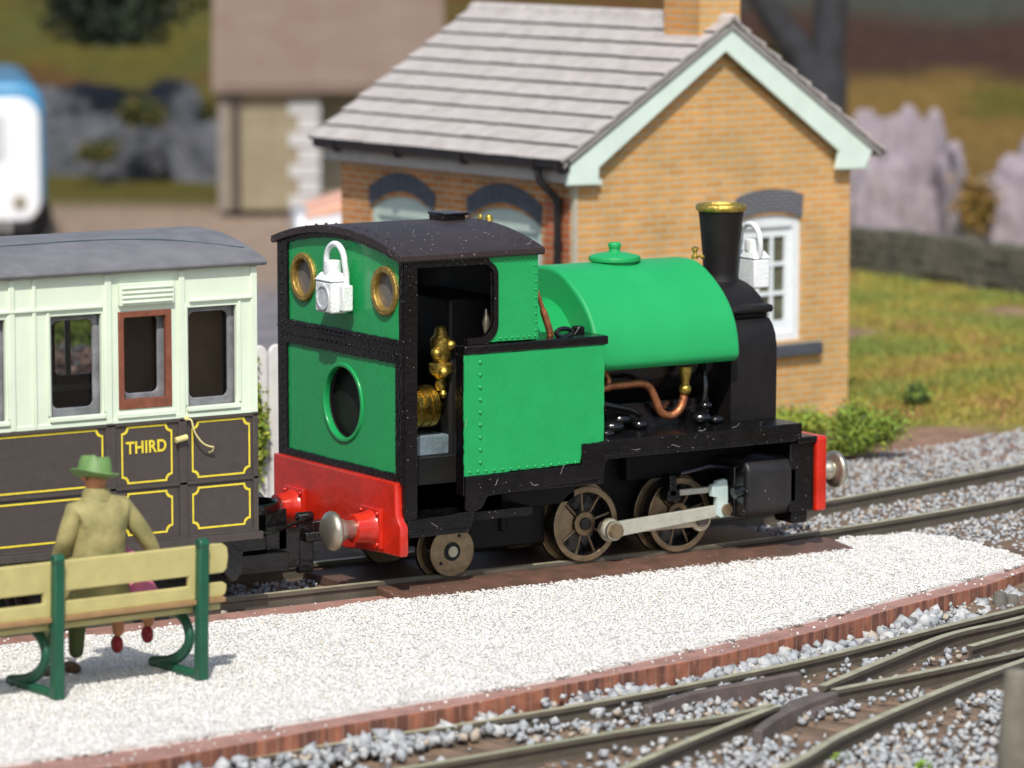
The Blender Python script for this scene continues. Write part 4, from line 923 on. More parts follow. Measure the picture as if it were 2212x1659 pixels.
cc.tube(smooth_path([(-1.1, -.24, .47), (-.82, -.24, .44), (-.72, -.22, .45), (-.42, -.12, .49)]), .018, 8); cc.build('coupling', GLOSSB, CA, bevel=.012)

# ================================================================= BENCH AND PEOPLE
BG = mat('bench_green', (.008, .085, .045), .4, var=.15, nscale=6, bump=.2, spec=.6)
SLT = mat('bench_slat', (.50, .44, .18), .55, var=.08, nscale=6, bump=.15); SLU = mat('bench_slat_raw', (.30, .18, .08), .6, var=.15)
q0 = G(742, 1468-6, ZP) # unused reference
bR = G(436, 1470, ZP); bL = G(125, 1512, ZP)
bdir = math.atan2(bR.y-bL.y, bR.x-bL.x); gap = (bR-bL).length
BE = thing('park_bench', 'platform bench with pale yellow slats and dark green scroll legs', 'bench', (bR.x, bR.y, ZP), bdir)
k_ = gap/1.18
def leg_side(xo):
    lg = MB(); w = .04
    lg.add([(xo-w, -.035, 0), (xo+w, -.035, 0), (xo+w, .055, 0), (xo-w, .055, 0), (xo-w, -.06, 1.02), (xo+w, -.06, 1.02), (xo+w, .01, 1.02), (xo-w, .01, 1.02)], [(3, 2, 1, 0), (4, 5, 6, 7), (0, 1, 5, 4), (1, 2, 6, 5), (2, 3, 7, 6), (3, 0, 4, 7)])
    lg.tube([(xo-w, -.025, 1.02), (xo+w, -.025, 1.02)], .045, 14)
    lg.tube(smooth_path([(xo, .56, .50), (xo, .40, .475), (xo, .24, .42), (xo, .17, .32), (xo, .20, .22), (xo, .32, .13), (xo, .48, .07), (xo, .68, .03)]), .045, 10, sq=(.8, 1.0))
    lg.tube([(xo, 0, .03), (xo, .35, .028), (xo, .72, .03)], .04, 10); lg.tube([(xo, .02, .52), (xo, .56, .53)], .035, 8)
    return lg.build('leg', BG, BE, bevel=.01)
for i in range(3): leg_side(-i*gap)
xr_, xl_ = .235, -2*gap-.235
def lean(me, f=.095/1.0, y0=.0):
    for v in me.vertices: v.co.y += -f*v.co.z+y0
slots = [rect(-(i+1)*gap+.07, -i*gap-.09, .705, .782) for i in range(2)]
out = [(xr_-.01, .62), (xr_, .65), (xr_, .69), (xr_-.03, .71), (.045, .71), (.045, .78), (xr_-.03, .78), (xr_, .81), (xr_+.01, .90), (xr_, .97), (xr_-.04, 1.0), (.05, 1.005), (xl_, 1.005), (xl_, .60), (xr_-.04, .60)]
br = plate('backrest', out, slots, -.0, .045, 'y', SLT, BE, .01); lean(br.data, .05, .055)
ub = MB().box(xl_, xr_-.02, .0, .045, .565, .602).build('backrest_base', SLU, BE, bevel=.006)
sl = MB()
for j in range(3): sl.box(xl_, xr_-.03, .06+j*.17, .205+j*.17, .50, .545)
sl.build('seat', SLT, BE, bevel=.01)

def skin_body(name, verts, edges, radii, m, parent=None, sub=2):
    me = bpy.data.meshes.new(name); me.from_pydata([tuple(v) for v in verts], edges, []); me.update()
    o = bpy.data.objects.new(name, me); COL.objects.link(o)
    sk = o.modifiers.new('skin', 'SKIN'); sk.use_smooth_shade = True
    for i, r in enumerate(radii):
        d = me.skin_vertices[0].data[i]; d.radius = r if isinstance(r, (tuple, list)) else (r, r); d.use_root = (i == 0)
    s = o.modifiers.new('sub', 'SUBSURF'); s.levels = sub; s.render_levels = sub
    ev = bpy.data.meshes.new_from_object(o.evaluated_get(bpy.context.evaluated_depsgraph_get()))
    bpy.data.objects.remove(o); ev.name = name; ev.materials.clear(); ev.materials.append(m)
    for p in ev.polygons: p.use_smooth = True
    o = bpy.data.objects.new(name, ev); COL.objects.link(o)
    if parent: o.parent = parent
    return o
COAT = mat('khaki_coat', (.21, .20, .075), .7, var=.2, nscale=5, bump=.9, bscale=9, col2=(.40, .34, .145))
TROU = mat('green_trousers', (.075, .095, .028), .7, var=.2, nscale=6); SKINM = mat('painted_skin', (.52, .22, .10), .6, var=.12)
HAT = mat('green_hat', (.13, .25, .075), .55, var=.18, nscale=8, bump=.2); SHOE = mat('brown_shoe', (.10, .045, .02), .5); PINK = mat('pink_dress', (.85, .22, .38), .6, var=.12, nscale=8); RSH = mat('red_shoe', (.30, .015, .02), .5)
# man: local frame shares the bench axes, seat top at .545
mp_ = G(205, 1462, ZP)
MAN = thing('person', 'seated person in green brimmed hat and khaki coat, arm round the child beside', 'person', (bR.x-.72*math.cos(bdir), bR.y-.72*math.sin(bdir), ZP), bdir); MAN.scale = (.96, .96, .97)
# y forward is away from the camera; seat depth .05-.55
V = [(0, .30, .64), (0, .27, .82), (0, .245, 1.02), (0, .235, 1.22), (0, .245, 1.37), (0, .26, 1.46), (0, .275, 1.53), (0, .285, 1.625),
     (-.205, .235, 1.35), (-.275, .26, 1.14), (-.24, .46, .94), (-.14, .62, .90), (-.10, .68, .90),
     (.20, .235, 1.36), (.35, .20, 1.16), (.46, .20, .99), (.44, .33, .90), (.38, .42, .90),
     (-.11, .42, .62), (-.13, .72, .60), (-.13, .74, .35), (-.13, .76, .12), (.10, .42, .62), (.10, .72, .60), (.08, .74, .35), (.08, .76, .12)]
E_ = [(0, 1), (1, 2), (2, 3), (3, 4), (4, 5), (5, 6), (6, 7), (4, 8), (8, 9), (9, 10), (10, 11), (11, 12), (4, 13), (13, 14), (14, 15), (15, 16), (16, 17), (0, 18), (18, 19), (19, 20), (20, 21), (0, 22), (22, 23), (23, 24), (24, 25)]
Rr = [(.22, .18), (.225, .175), (.235, .175), (.235, .17), (.185, .14), (.065, .065), (.085, .09), (.095, .105), (.09, .09), (.075, .075), (.06, .06), (.04, .04), (.03, .03), (.09, .09), (.078, .078), (.065, .065), (.045, .045), (.032, .032), (.11, .10), (.085, .085), (.072, .072), (.06, .06), (.11, .10), (.085, .085), (.072, .072), (.06, .06)]
bo = skin_body('body', V, E_, Rr, SKINM, MAN)
me = bo.data; me.materials.append(COAT); me.materials.append(TROU)
for p in me.polygons:
    c = p.center
    if c.z < .60 or (c.y > .40 and c.z < .72 and abs(c.x) < .24): p.material_index = 2
    elif c.z < 1.475 and not (c.y > .60 and c.z > .8) and not (c.x > .3 and c.y > .36): p.material_index = 1
# coat skirt and collar over the body
ck = MB(); ck.lathe([(.265, 0), (.27, .10), (.25, .25), (.235, .40)], (0, .275, .60), n=28, sx=1.0, sy=.72); ck.build('coat_skirt', COAT, MAN)
ck = MB(); ck.lathe([(.12, -.03), (.11, .02), (.095, .055), (.085, .06)], (0, .262, 1.455), n=22); ck.build('coat_collar', COAT, MAN)
fe = MB()
for sx_ in (-.045, .045): fe.sphere((sx_, .37, 1.62), .015, 8, 6)
fe.sphere((0, .385, 1.59), .020, 8, 6, (1, 1.2, 1.2)); fe.sphere((-.10, .285, 1.60), .028, 10, 7, (.5, 1, 1.2)); fe.sphere((.10, .285, 1.60), .028, 10, 7, (.5, 1, 1.2)); fb_ = fe.build('tmp', SKINM); merge(bo, fb_)
for s_, hx, hy in ((-1, -.10, .70), (1, .36, .44)):
    hn = MB(); hn.sphere((hx, hy, .895), .042, 12, 8, (1, 1.2, .6))
    for j in range(4): hn.tube([(hx-.028+j*.019, hy+.02, .893), (hx-.03+j*.02, hy+.075, .885), (hx-.03+j*.02, hy+.10-abs(j-1.5)*.008, .868)], [.011, .010, .008], 8)
    hn.tube([(hx+.04*-s_, hy-.01, .89), (hx+.06*-s_, hy+.03, .88)], [.012, .009], 8); hn.build('hand', SKINM, MAN)
ht = MB(); ht.lathe([(.11, -.02), (.165, -.008), (.182, .006), (.178, .016), (.13, .022), (.125, .05), (.118, .115), (.10, .15), (.04, .145)], (0, 0, 0), n=32, sx=1.0, sy=1.12)
hm_ = ht.build('hat', HAT, MAN, loc=(-.015, .265, 1.60)); hm_.rotation_euler = (math.radians(-9), math.radians(8), 0)
for v in hm_.data.vertices:
    if v.co.z < .045: v.co.z += 1.1*v.co.x*v.co.x*(1 if v.co.x < 0 else .4)
    elif abs(v.co.x) < .05 and v.co.z > .1: v.co.z -= .02
for x_ in (-.13, .08):
    MB().sphere((x_, .83, .045), .075, 14, 8, (.72, 1.6, .6)).build('shoe', SHOE, MAN)
# child
CH = thing('person', 'small child in pink dress and red shoes, legs dangling from the bench', 'person', (bR.x-.33*math.cos(bdir), bR.y-.33*math.sin(bdir), ZP), bdir)
V = [(0, .32, .62), (-.03, .33, .76), (-.09, .36, .92), (-.14, .38, 1.0), (-.19, .39, 1.09), (-.22, .40, 1.18), (-.20, .40, .95), (-.24, .47, .82), (-.02, .42, .90), (.02, .5, .78),
     (-.04, .45, .60), (-.02, .60, .57), (-.01, .63, .42), (.0, .645, .26), (.14, .45, .60), (.22, .60, .58), (.25, .63, .42), (.26, .645, .31)]
E_ = [(0, 1), (1, 2), (2, 3), (3, 4), (4, 5), (2, 6), (6, 7), (2, 8), (8, 9), (0, 10), (10, 11), (11, 12), (12, 13), (0, 14), (14, 15), (15, 16), (16, 17)]
Rr = [.12, .11, .09, .035, .07, .075, .04, .028, .04, .028, .075, .06, .055, .042, .075, .06, .055, .042]
b = skin_body('body', V, E_, Rr, SKINM, CH)
b.data.materials.append(PINK)
for p in b.data.polygons:
    c = p.center
    if .5 < c.z < .98 and c.y < .52 and not c.z > .99: p.material_index = 1
dr = MB(); dr.lathe([(.20, 0), (.185, .07), (.13, .20), (.10, .33), (.06, .40)], (0, 0, 0), n=24, sx=1.0, sy=.9); d_ = dr.build('dress', PINK, CH, loc=(.0, .34, .56))
for v in d_.data.vertices: v.co.x -= v.co.z*.25
hr = MB().sphere((-.22, .385, 1.17), .088, 14, 10, (1, 1, 1.05)).build('hair', mat('brown_hair', (.10, .05, .02), .6), CH)
fe = MB()
for sx_ in (-.03, .03): fe.sphere((-.22+sx_, .468, 1.165), .011, 8, 6)
fe.sphere((-.22, .475, 1.145), .013, 8, 6); merge(b, fe.build('tmp', SKINM))
for (hx, hy, hz) in ((-.245, .50, .80), (.025, .53, .765)):
    hn = MB(); hn.sphere((hx, hy, hz), .026, 10, 6, (1, 1.2, .7))
    for j in range(4): hn.tube([(hx-.017+j*.011, hy+.01, hz), (hx-.018+j*.012, hy+.05, hz-.015)], .007, 6)
    hn.tube([(hx+.025, hy, hz), (hx+.035, hy+.025, hz-.01)], .007, 6); hn.build('hand', SKINM, CH)
for x_, z_ in ((.0, .205), (.26, .25)):
    MB().sphere((x_, .665, z_), .05, 12, 8, (.85, 1.25, 1.35)).build('shoe', RSH, CH)

# ================================================================= BRICK HOUSE
def brick_mat(name, c1, c2, mortar, axis, sx=1., bscale=1., off=0):
    m = bpy.data.materials.new(name); m.use_nodes = True; n = m.node_tree.nodes; l = m.node_tree.links; b = n['Principled BSDF']; b.inputs['Roughness'].default_value = .8; b.inputs['Specular IOR Level'].default_value = .2
    tc = n.new('ShaderNodeTexCoord'); se = n.new('ShaderNodeSeparateXYZ'); l.new(tc.outputs['Object'], se.inputs[0]); co = n.new('ShaderNodeCombineXYZ')
    l.new(se.outputs[{'x': 0, 'y': 1}[axis]], co.inputs[0]); l.new(se.outputs[2], co.inputs[1])
    br = n.new('ShaderNodeTexBrick'); l.new(co.outputs[0], br.inputs['Vector'])
    br.inputs['Scale'].default_value = 1; br.inputs['Brick Width'].default_value = .25*bscale; br.inputs['Row Height'].default_value = .0755*bscale; br.inputs['Mortar Size'].default_value = .014; br.inputs['Mortar Smooth'].default_value = .4
    br.inputs['Color1'].default_value = (*c1, 1); br.inputs['Color2'].default_value = (*c2, 1); br.inputs['Mortar'].default_value = (*mortar, 1); br.inputs['Bias'].default_value = -.1
    nz = n.new('ShaderNodeTexNoise'); nz.inputs['Scale'].default_value = 1.6; nz.inputs['Detail'].default_value = 6; l.new(tc.outputs['Object'], nz.inputs['Vector'])
    cr = n.new('ShaderNodeValToRGB'); cr.color_ramp.elements[0].position = .35; cr.color_ramp.elements[0].color = (.75, .8, .8, 1); cr.color_ramp.elements[1].position = .65; cr.color_ramp.elements[1].color = (1.12, 1.05, 1, 1); l.new(nz.outputs['Fac'], cr.inputs[0])
    mx = n.new('ShaderNodeMix'); mx.data_type = 'RGBA'; mx.blend_type = 'MULTIPLY'; mx.inputs['Factor'].default_value = .8; l.new(br.outputs['Color'], mx.inputs['A']); l.new(cr.outputs[0], mx.inputs['B']); l.new(mx.outputs['Result'], b.inputs['Base Color'])
    bp = n.new('ShaderNodeBump'); bp.inputs['Strength'].default_value = .5; bp.inputs['Distance'].default_value = .008; bp.invert = True; l.new(br.outputs['Fac'], bp.inputs['Height']); l.new(bp.outputs[0], b.inputs['Normal'])
    return m
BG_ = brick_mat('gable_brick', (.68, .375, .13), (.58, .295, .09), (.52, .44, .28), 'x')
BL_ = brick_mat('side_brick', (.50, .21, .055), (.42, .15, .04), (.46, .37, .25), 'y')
BLUE = brick_mat('blue_brick', (.055, .065, .085), (.035, .04, .055), (.17, .18, .20), 'x', bscale=.5)
ARCHM = mat('arch_blue_brick', (.06, .068, .085), .7, var=.35, nscale=14, bump=.4, bscale=20)
TRIM = mat('pale_mint_trim', (.66, .80, .72), .5, var=.05, nscale=3); WTRIM = mat('white_window_paint', (.74, .80, .82), .5, var=.05)
MINT_SHADE = mat('shaded_mint_window', (.42, .52, .46), .5, var=.08)  # mint trim with the side wall's shade darkened into the colour
HW, HD, ZE, ZA = 3.813, 4.22, 2.66, 3.92
ha = math.radians(4.7)
HO = thing('brick_house', 'yellow brick cottage with pale tiled roof and mint bargeboards behind the engine', 'house', (6.233, 5.911, -.02), ha)
# gable wall in local x (0..HW) at y=0
gw = (HW-1.66, HW-.70)
hx0, hx1 = HW-1.62, HW-.70
def archtop(x0, x1, zs, rise, n=10): return [(x1+(x0-x1)*i/n, zs+rise*(1-(2*i/n-1)**2)) for i in range(n+1)]
gop = [(hx0, .78), (hx1, .78)]+[(hx1, 2.10)]+archtop(hx0, hx1, 2.10, .06)+[]
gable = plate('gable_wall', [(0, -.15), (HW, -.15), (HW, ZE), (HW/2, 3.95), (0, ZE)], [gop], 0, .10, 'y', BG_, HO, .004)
lo = [(2.46, 3.70), (.62, 1.86)]
lo = [(2.45, 3.66), (.56, 1.85)]
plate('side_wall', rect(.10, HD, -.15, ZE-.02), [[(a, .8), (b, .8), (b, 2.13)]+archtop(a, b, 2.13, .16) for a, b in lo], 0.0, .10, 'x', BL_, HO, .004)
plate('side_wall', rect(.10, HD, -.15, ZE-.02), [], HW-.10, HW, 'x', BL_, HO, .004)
plate('gable_wall', [(.1, -.15), (HW-.1, -.15), (HW-.1, ZE), (HW/2, 3.85), (.1, ZE)], [], HD-.10, HD, 'y', BG_, HO, .004)
# corner strips: pale mortar edge beside the downpipe and the pipe's shadow painted as darker red brick
MB().box(-.006, .0, .08, .50, 1.2, 2.46).build('pipe_shadow', brick_mat('pipe_shadow_brick', (.42, .12, .05), (.36, .09, .035), (.35, .22, .14), 'y'), HO)
MB().box(-.012, .035, -.012, .035, -.1, 2.6).build('corner_strip', mat('corner_card', (.46, .42, .33), .8, var=.1), HO)
# arches
def arch(parent, x0, x1, zs, rise, t, axis, a0, a1, m, name='window_arch'):
    n = 12; ins = [(x0+(x1-x0)*i/n, zs+rise*(1-(2*i/n-1)**2)) for i in range(n+1)]
    outp = [(x0-.02+(x1-x0+.04)*i/n, zs+t+rise*(1-(2*i/n-1)**2)*1.0) for i in range(n+1)]
    return plate(name, ins+outp[::-1], [], a0, a1, axis, m, parent, .003)
arch(HO, hx0, hx1, 2.11, .08, .25, 'y', -.012, .05, BLUE)
for a, b in lo: arch(HO, a, b, 2.14, .20, .21, 'x', -.012, .05, ARCHM)
# gable window
def window(parent, axis, x0, x1, z0, z1, cols, rows, depth, rise=0.06, split=True):
    y0 = depth; WT = WTRIM if axis == 'y' else MINT_SHADE
    fr_ = plate('window', [(x0, z0), (x1, z0), (x1, z1)]+archtop(x0, x1, z1, rise), [rect(x0+.10, x1-.10, z0+.10, z1-.08)], y0, y0+.05, axis, WT, parent, .006)
    hs = []; iw0, iw1, iz0, iz1 = x0+.16, x1-.16, z0+.20, z1-.17
    for c in range(cols):
        for r in range(rows):
            a0 = iw0+(iw1-iw0)*c/cols+.02; a1 = iw0+(iw1-iw0)*(c+1)/cols-.02; b0 = iz0+(iz1-iz0)*r/rows+.02; b1 = iz0+(iz1-iz0)*(r+1)/rows-.02; hs.append(rect(a0, a1, b0, b1))
    plate('sash', rect(x0+.09, x1-.09, z0+.09, z1-.07), hs, y0+.035, y0+.065, axis, WT, fr_, .004)
    g = MB()
    if axis == 'y': g.box(x0+.1, x1-.1, y0+.07, y0+.075, z0+.1, z1-.08)
    else: g.box(y0+.07, y0+.075, x0+.1, x1-.1, z0+.1, z1-.08)
    g.build('pane', mat('window_dark_glass', (.09, .095, .06), .15, var=.5, nscale=6, spec=.8), fr_)
window(HO, 'y', hx0, hx1, .78, 2.10, 3, 3, .03)
for a, b in lo: window(HO, 'x', a, b, .8, 2.13, 2, 3, .03, .16)
MB().box(hx0-.25, hx1+.25, -.09, .06, .62, .745).build('window_sill', ARCHM, HO, bevel=.008)
for a, b in lo: MB().box(-.07, .06, a-.1, b+.1, .66, .77).build('window_sill', ARCHM, HO, bevel=.008)
# bargeboards on the gable, proud
YB = -.12
zr = 4.20; zl = 2.78; xo_l, xo_r = -.13, HW+.27
apx = 2.0
sl_ = (zr-zl)/(apx-xo_l)
barge = [(-.17, 2.62), (-.17, 2.80), (2.02, 4.165), (4.03, 2.81), (3.92, 2.61), (3.51, 2.62), (3.55, 2.81), (1.93, 3.935), (.23, 2.785), (.22, 2.61)]
plate('bargeboard', barge, [], YB, YB+.05, 'y', TRIM, HO, .005)
MB().box(-.12, .30, YB+.05, 0, 2.60, 2.66).build('soffit', TRIM, HO); MB().box(HW-.2, HW+.2, YB+.05, 0, 2.60, 2.66).build('soffit', TRIM, HO)
# roof: courses of tiles
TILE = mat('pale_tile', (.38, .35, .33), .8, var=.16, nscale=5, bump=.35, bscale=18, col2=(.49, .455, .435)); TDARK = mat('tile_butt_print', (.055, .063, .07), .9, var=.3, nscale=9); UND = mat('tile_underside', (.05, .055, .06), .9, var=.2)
def roof_side(sgn):
    rows = 10; e0 = apx-(apx+.27) if sgn < 0 else HW+.36
    x_eave = -.27 if sgn < 0 else 4.16; z_eave = 2.86 if sgn < 0 else 2.80; x_r = apx; z_r = 4.27
    mb = MB(); y0, y1 = YB-.03, HD+.22
    for r in range(rows):
        u0, u1 = r/rows, (r+1.06)/rows
        xa, xb = x_eave+(x_r-x_eave)*u0, x_eave+(x_r-x_eave)*min(u1, 1); za, zb = z_eave+(z_r-z_eave)*u0, z_eave+(z_r-z_eave)*min(u1, 1)
        y = y0-random.uniform(0, .0); w = .235; off = (r % 2)*w/2
        yy = y0
        first = True
        while yy < y1-.001:
            ye = min(yy+(w-off if first and off else w), y1); first = False
            d = random.uniform(-.004, .004); h = .035+random.uniform(-.001, .003)
            nx_, nz_ = (-.55 if sgn < 0 else .55), .83
            p = [(xa-(.012+d)*(1 if sgn < 0 else -1), za-.010-d*.6), (xb, zb)]
            A0 = (p[0][0]+nx_*h*1.2, p[0][1]+nz_*h*1.2); B0 = (p[1][0]+nx_*.004, p[1][1]+nz_*.004); A1 = (p[0][0]+nx_*h*.15, p[0][1]+nz_*h*.15); B1 = (p[1][0]-nx_*.012, p[1][1]-nz_*.012)
            mb.add([(A0[0], yy+.0024, A0[1]), (B0[0], yy+.0024, B0[1]), (B0[0], ye-.0024, B0[1]), (A0[0], ye-.0024, A0[1]), (A1[0], yy+.0024, A1[1]), (B1[0], yy+.0024, B1[1]), (B1[0], ye-.0024, B1[1]), (A1[0], ye-.0024, A1[1])],
                   [(0, 1, 2, 3), (7, 6, 5, 4), (0, 3, 7, 4), (1, 5, 6, 2), (0, 4, 5, 1), (3, 2, 6, 7)])
            yy = ye
    o = mb.build('roof', TILE, HO)
    nx_, nz_ = (-.55 if sgn < 0 else .55), .83
    q = [(x_eave+.02*(-sgn), z_eave-.02), (x_r, z_r-.03), (x_r, z_r-.10), (x_eave+.02*(-sgn), z_eave-.07)]
    MB().prism(q, YB-.022, HD+.2, 'y').build('roof_deck', mat('verge_card', (.26, .25, .235), .85, var=.15), o)
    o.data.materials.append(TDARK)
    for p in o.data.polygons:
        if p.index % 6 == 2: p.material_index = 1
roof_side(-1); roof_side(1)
rdg = MB(); yy = YB-.05
while yy < HD+.2:
    rdg.prism([(apx-.10, 4.22), (apx-.055, 4.305), (apx, 4.335), (apx+.055, 4.305), (apx+.10, 4.22), (apx+.07, 4.21), (apx, 4.29), (apx-.07, 4.21)], yy, min(yy+.43, HD+.22), 'y'); yy += .445
rdg.build('ridge_tiles', TILE, HO, bevel=.006)
# fascia, gutter, downpipe
GUT = mat('black_gutter', (.012, .010, .011), .35, var=.3, bump=.2)
MB().box(-.16, -.10, YB+.05, HD+.1, 2.64, 2.82).box(-.12, .02, YB+.05, HD+.1, 2.62, 2.66).build('fascia', mat('grey_fascia', (.42, .39, .35), .7, var=.1), HO)
MB().box(HW+.10, HW+.16, YB+.05, HD+.1, 2.64, 2.82).build('fascia', MATS['grey_fascia'], HO)
gu = MB(); pr_ = [(-.18, 2.90), (-.185, 2.83), (-.22, 2.795), (-.27, 2.79), (-.31, 2.82), (-.32, 2.90), (-.30, 2.90), (-.295, 2.83), (-.265, 2.81), (-.22, 2.815), (-.205, 2.84), (-.20, 2.90)]
gu.prism(pr_, -.16, HD+.10, 'y')
for yb in (-.14, .28, 1.55, 2.75, 3.9): gu.prism([(-.165, 2.91), (-.17, 2.80), (-.22, 2.765), (-.28, 2.765), (-.33, 2.80), (-.335, 2.91)], yb, yb+.05, 'y')
go_ = gu.build('gutter', GUT, HO); go_.location.z = -.025
gu2 = MB(); gu2.prism([(4.10, 2.82), (4.11, 2.75), (4.19, 2.75), (4.20, 2.82)], -.14, HD+.1, 'y'); gu2.build('gutter', GUT, HO)
dp = MB(); dp.tube(smooth_path([(-.25, .30, 2.80), (-.25, .29, 2.70), (-.22, .27, 2.62), (-.12, .22, 2.50), (-.07, .20, 2.42), (-.065, .20, 2.2), (-.065, .20, 1.2), (-.065, .20, .0)]), .042, 14)
for zz in (2.40, 1.95, 1.1): dp.lathe([(.054, 0), (.054, .05)], (-.065, .20, zz), n=16)
dp.build('downpipe', GUT, HO)
# chimney stack
cs = MB().box(apx-.31, apx+.23, .03, .62, 3.7, 5.3); cs.build('chimney', brick_mat('chimney_brick', (.62, .30, .085), (.52, .22, .055), (.42, .34, .22), 'y'), HO)
cs = MB().box(apx-.318, apx+.238, .021, .03, 3.7, 5.3); cs.build('chimney_front', BG_, HO)
MB().box(apx-.36, apx+.10, .0, .72, 3.98, 4.08).build('flashing', mat('lead', (.33, .36, .35), .6), HO)

# ================================================================= BACKGROUND THINGS
# picket fence
FW = mat('white_picket', (.74, .72, .70), .6, var=.08)
FE = thing('picket_fence', 'white picket fence with rounded tops standing behind the carriage end', 'fence', (1.45, 4.2, -.1))
for i in range(6):
    x = i*.19+.03
    pt = [(x, 0), (x+.17, 0), (x+.17, 1.40)]+[(x+.085+.085*math.cos(a), 1.40+.085*math.sin(a)) for a in np.linspace(.1, PI-.1, 9)]+[(x, 1.40)]
    plate('picket', pt, [], 0, .05, 'y', FW, FE, .012)
MB().box(0, 1.2, .05, .10, .35, .45).box(0, 1.2, .05, .10, 1.0, 1.1).build('rail', FW, FE)

def leafy(name, c, rad, n, size, mats, parent=None, seed=0, probs=None, flat=1., cl=14):
    r = np.random.default_rng(seed); cen = r.normal(size=(cl, 3))*.45; cen[:, 2] *= .8
    i = r.integers(0, cl, n); p = cen[i]+r.normal(size=(n, 3))*.28
    p = p*np.array(rad); p[:, 2] = np.where(p[:, 2] < -rad[2]*.9, -rad[2]*.9, p[:, 2]); p += np.array(c)
    a = r.normal(size=(n, 3)); a /= np.linalg.norm(a, axis=1)[:, None]; b = np.cross(a, r.normal(size=(n, 3))); b /= np.linalg.norm(b, axis=1)[:, None]
    s = size*(.6+.8*r.random((n, 1))); V = np.stack([p-a*s, p+b*s*.5, p+a*s, p-b*s*.5], 1).reshape(-1, 3)
    me = bpy.data.meshes.new(name); me.vertices.add(len(V)); me.vertices.foreach_set('co', V.ravel()); me.loops.add(4*n); me.loops.foreach_set('vertex_index', np.arange(4*n, dtype=np.int32))
    me.polygons.add(n); me.polygons.foreach_set('loop_start', np.arange(n, dtype=np.int32)*4); me.polygons.foreach_set('loop_total', np.full(n, 4, dtype=np.int32))
    for m in mats: me.materials.append(m)
    me.polygons.foreach_set('material_index', r.choice(len(mats), n, p=probs).astype(np.int32)); me.update(calc_edges=True)
    o = bpy.data.objects.new(name, me); COL.objects.link(o)
    if parent: o.parent = parent
    return o
LF1 = mat('leaf_green', (.21, .32, .045), .7, var=.3); LF2 = mat('leaf_yellow', (.30, .33, .04), .7, var=.3); LF3 = mat('leaf_dark', (.035, .06, .018), .7, var=.3); LF4 = mat('leaf_orange', (.24, .13, .03), .7, var=.3)
iv = leafy('ivy_foliage', (0, 0, 0), (.05, .06, .55), 900, .03, [LF1, LF2], seed=3); iv.location = (1.50, 4.13, .55); iv.name = 'ivy'; tag(iv, 'green moss climbing the left end of the white picket fence', 'ivy')
bp_ = G(1845, 985, -.1); BU = leafy('bush', (0, 0, .27), (.30, .30, .25), 9500, .021, [LF1, LF2, LF3], seed=4, probs=[.55, .3, .15], cl=22); BU.location = bp_; tag(BU, 'clumpy bright green bush at the foot of the house beside the front buffer', 'bush')
bp2 = G(1740, 930, -.1); B2 = leafy('bush', (0, 0, .12), (.35, .3, .16), 2600, .028, [LF2, LF1], seed=5, cl=16); B2.location = bp2; tag(B2, 'low yellow tuft between the green bush and the house wall', 'bush')
B3 = leafy('bush', (0, 0, .10), (.17, .16, .12), 700, .03, [LF1, LF3], seed=6); B3.location = G(1985, 875, -.1); tag(B3, 'small low green tuft in the grass right of the clumpy bush', 'bush')
# grass on the bank, one mass
n = 60000; r = np.random.default_rng(12)
s = r.uniform(43.4, 62, n); t = r.uniform(2.2, 9.5, n)*s/55
x = CAM.x+s*ch+t*sh; y = CAM.y+s*sh-t*ch; keep = (fbm(x, y, .5, 11)+.12*(s < 50) > .33) & ~((x < 10.3) & (y > 5.6) & (s > 46) & (x < 10.2)); x, y = x[keep], y[keep]; n = len(x)
z = ground_z(x, y); hgt = .03+.07*r.random(n)*fbm(x, y, .9, 5)*2; a = r.uniform(0, 2*PI, n); w = .016; lx, ly = r.normal(0, .05, n), r.normal(0, .05, n)
V = np.stack([np.stack([x-w*np.cos(a), y-w*np.sin(a), z-.02], 1), np.stack([x+w*np.cos(a), y+w*np.sin(a), z-.02], 1), np.stack([x+lx, y+ly, z+hgt], 1)], 1).reshape(-1, 3)
me = bpy.data.meshes.new('grass'); me.vertices.add(3*n); me.vertices.foreach_set('co', V.ravel()); me.loops.add(3*n); me.loops.foreach_set('vertex_index', np.arange(3*n, dtype=np.int32)); me.polygons.add(n); me.polygons.foreach_set('loop_start', np.arange(n, dtype=np.int32)*3); me.polygons.foreach_set('loop_total', np.full(n, 3, dtype=np.int32))
GM = [mat('grass_yellow', (.31, .275, .05), .8, var=.25), mat('grass_green', (.18, .23, .045), .8, var=.3), mat('grass_straw', (.33, .20, .07), .8, var=.25)]
for m in GM: me.materials.append(m)
pn = fbm(x, y, .7, 41)+.25*(r.random(n)-.5); me.polygons.foreach_set('material_index', np.where(pn > .52, 1, np.where(pn < .33, 2, 0)).astype(np.int32)); me.update(calc_edges=True)
go = bpy.data.objects.new('grass', me); COL.objects.link(go); tag(go, 'yellow green static grass covering the bank right of the house', kind='stuff')

wb = leafy('bush', (0, 0, 0), (.55, .4, .40), 2600, .04, [LF1, LF2], seed=91); wb.location = at_depth(160, 700, 47); tag(wb, 'bright green bush behind the train seen through the carriage window', 'bush')
rs_ = np.random.default_rng(92); q = at_depth(172, 800, 46); PP = np.stack([q.x+rs_.normal(0, .45, 500), q.y+rs_.normal(0, .3, 500), rs_.uniform(-.1, .45, 500)], 1)
stones('rubble', PP, rs_.uniform(.03, .08, 500), [mat('pink_rubble', (.32, .20, .16), .9, var=.3), BAL[3]], .8, 93, 'pinkish rubble behind the train seen through the carriage window', colidx=[.7, .3])
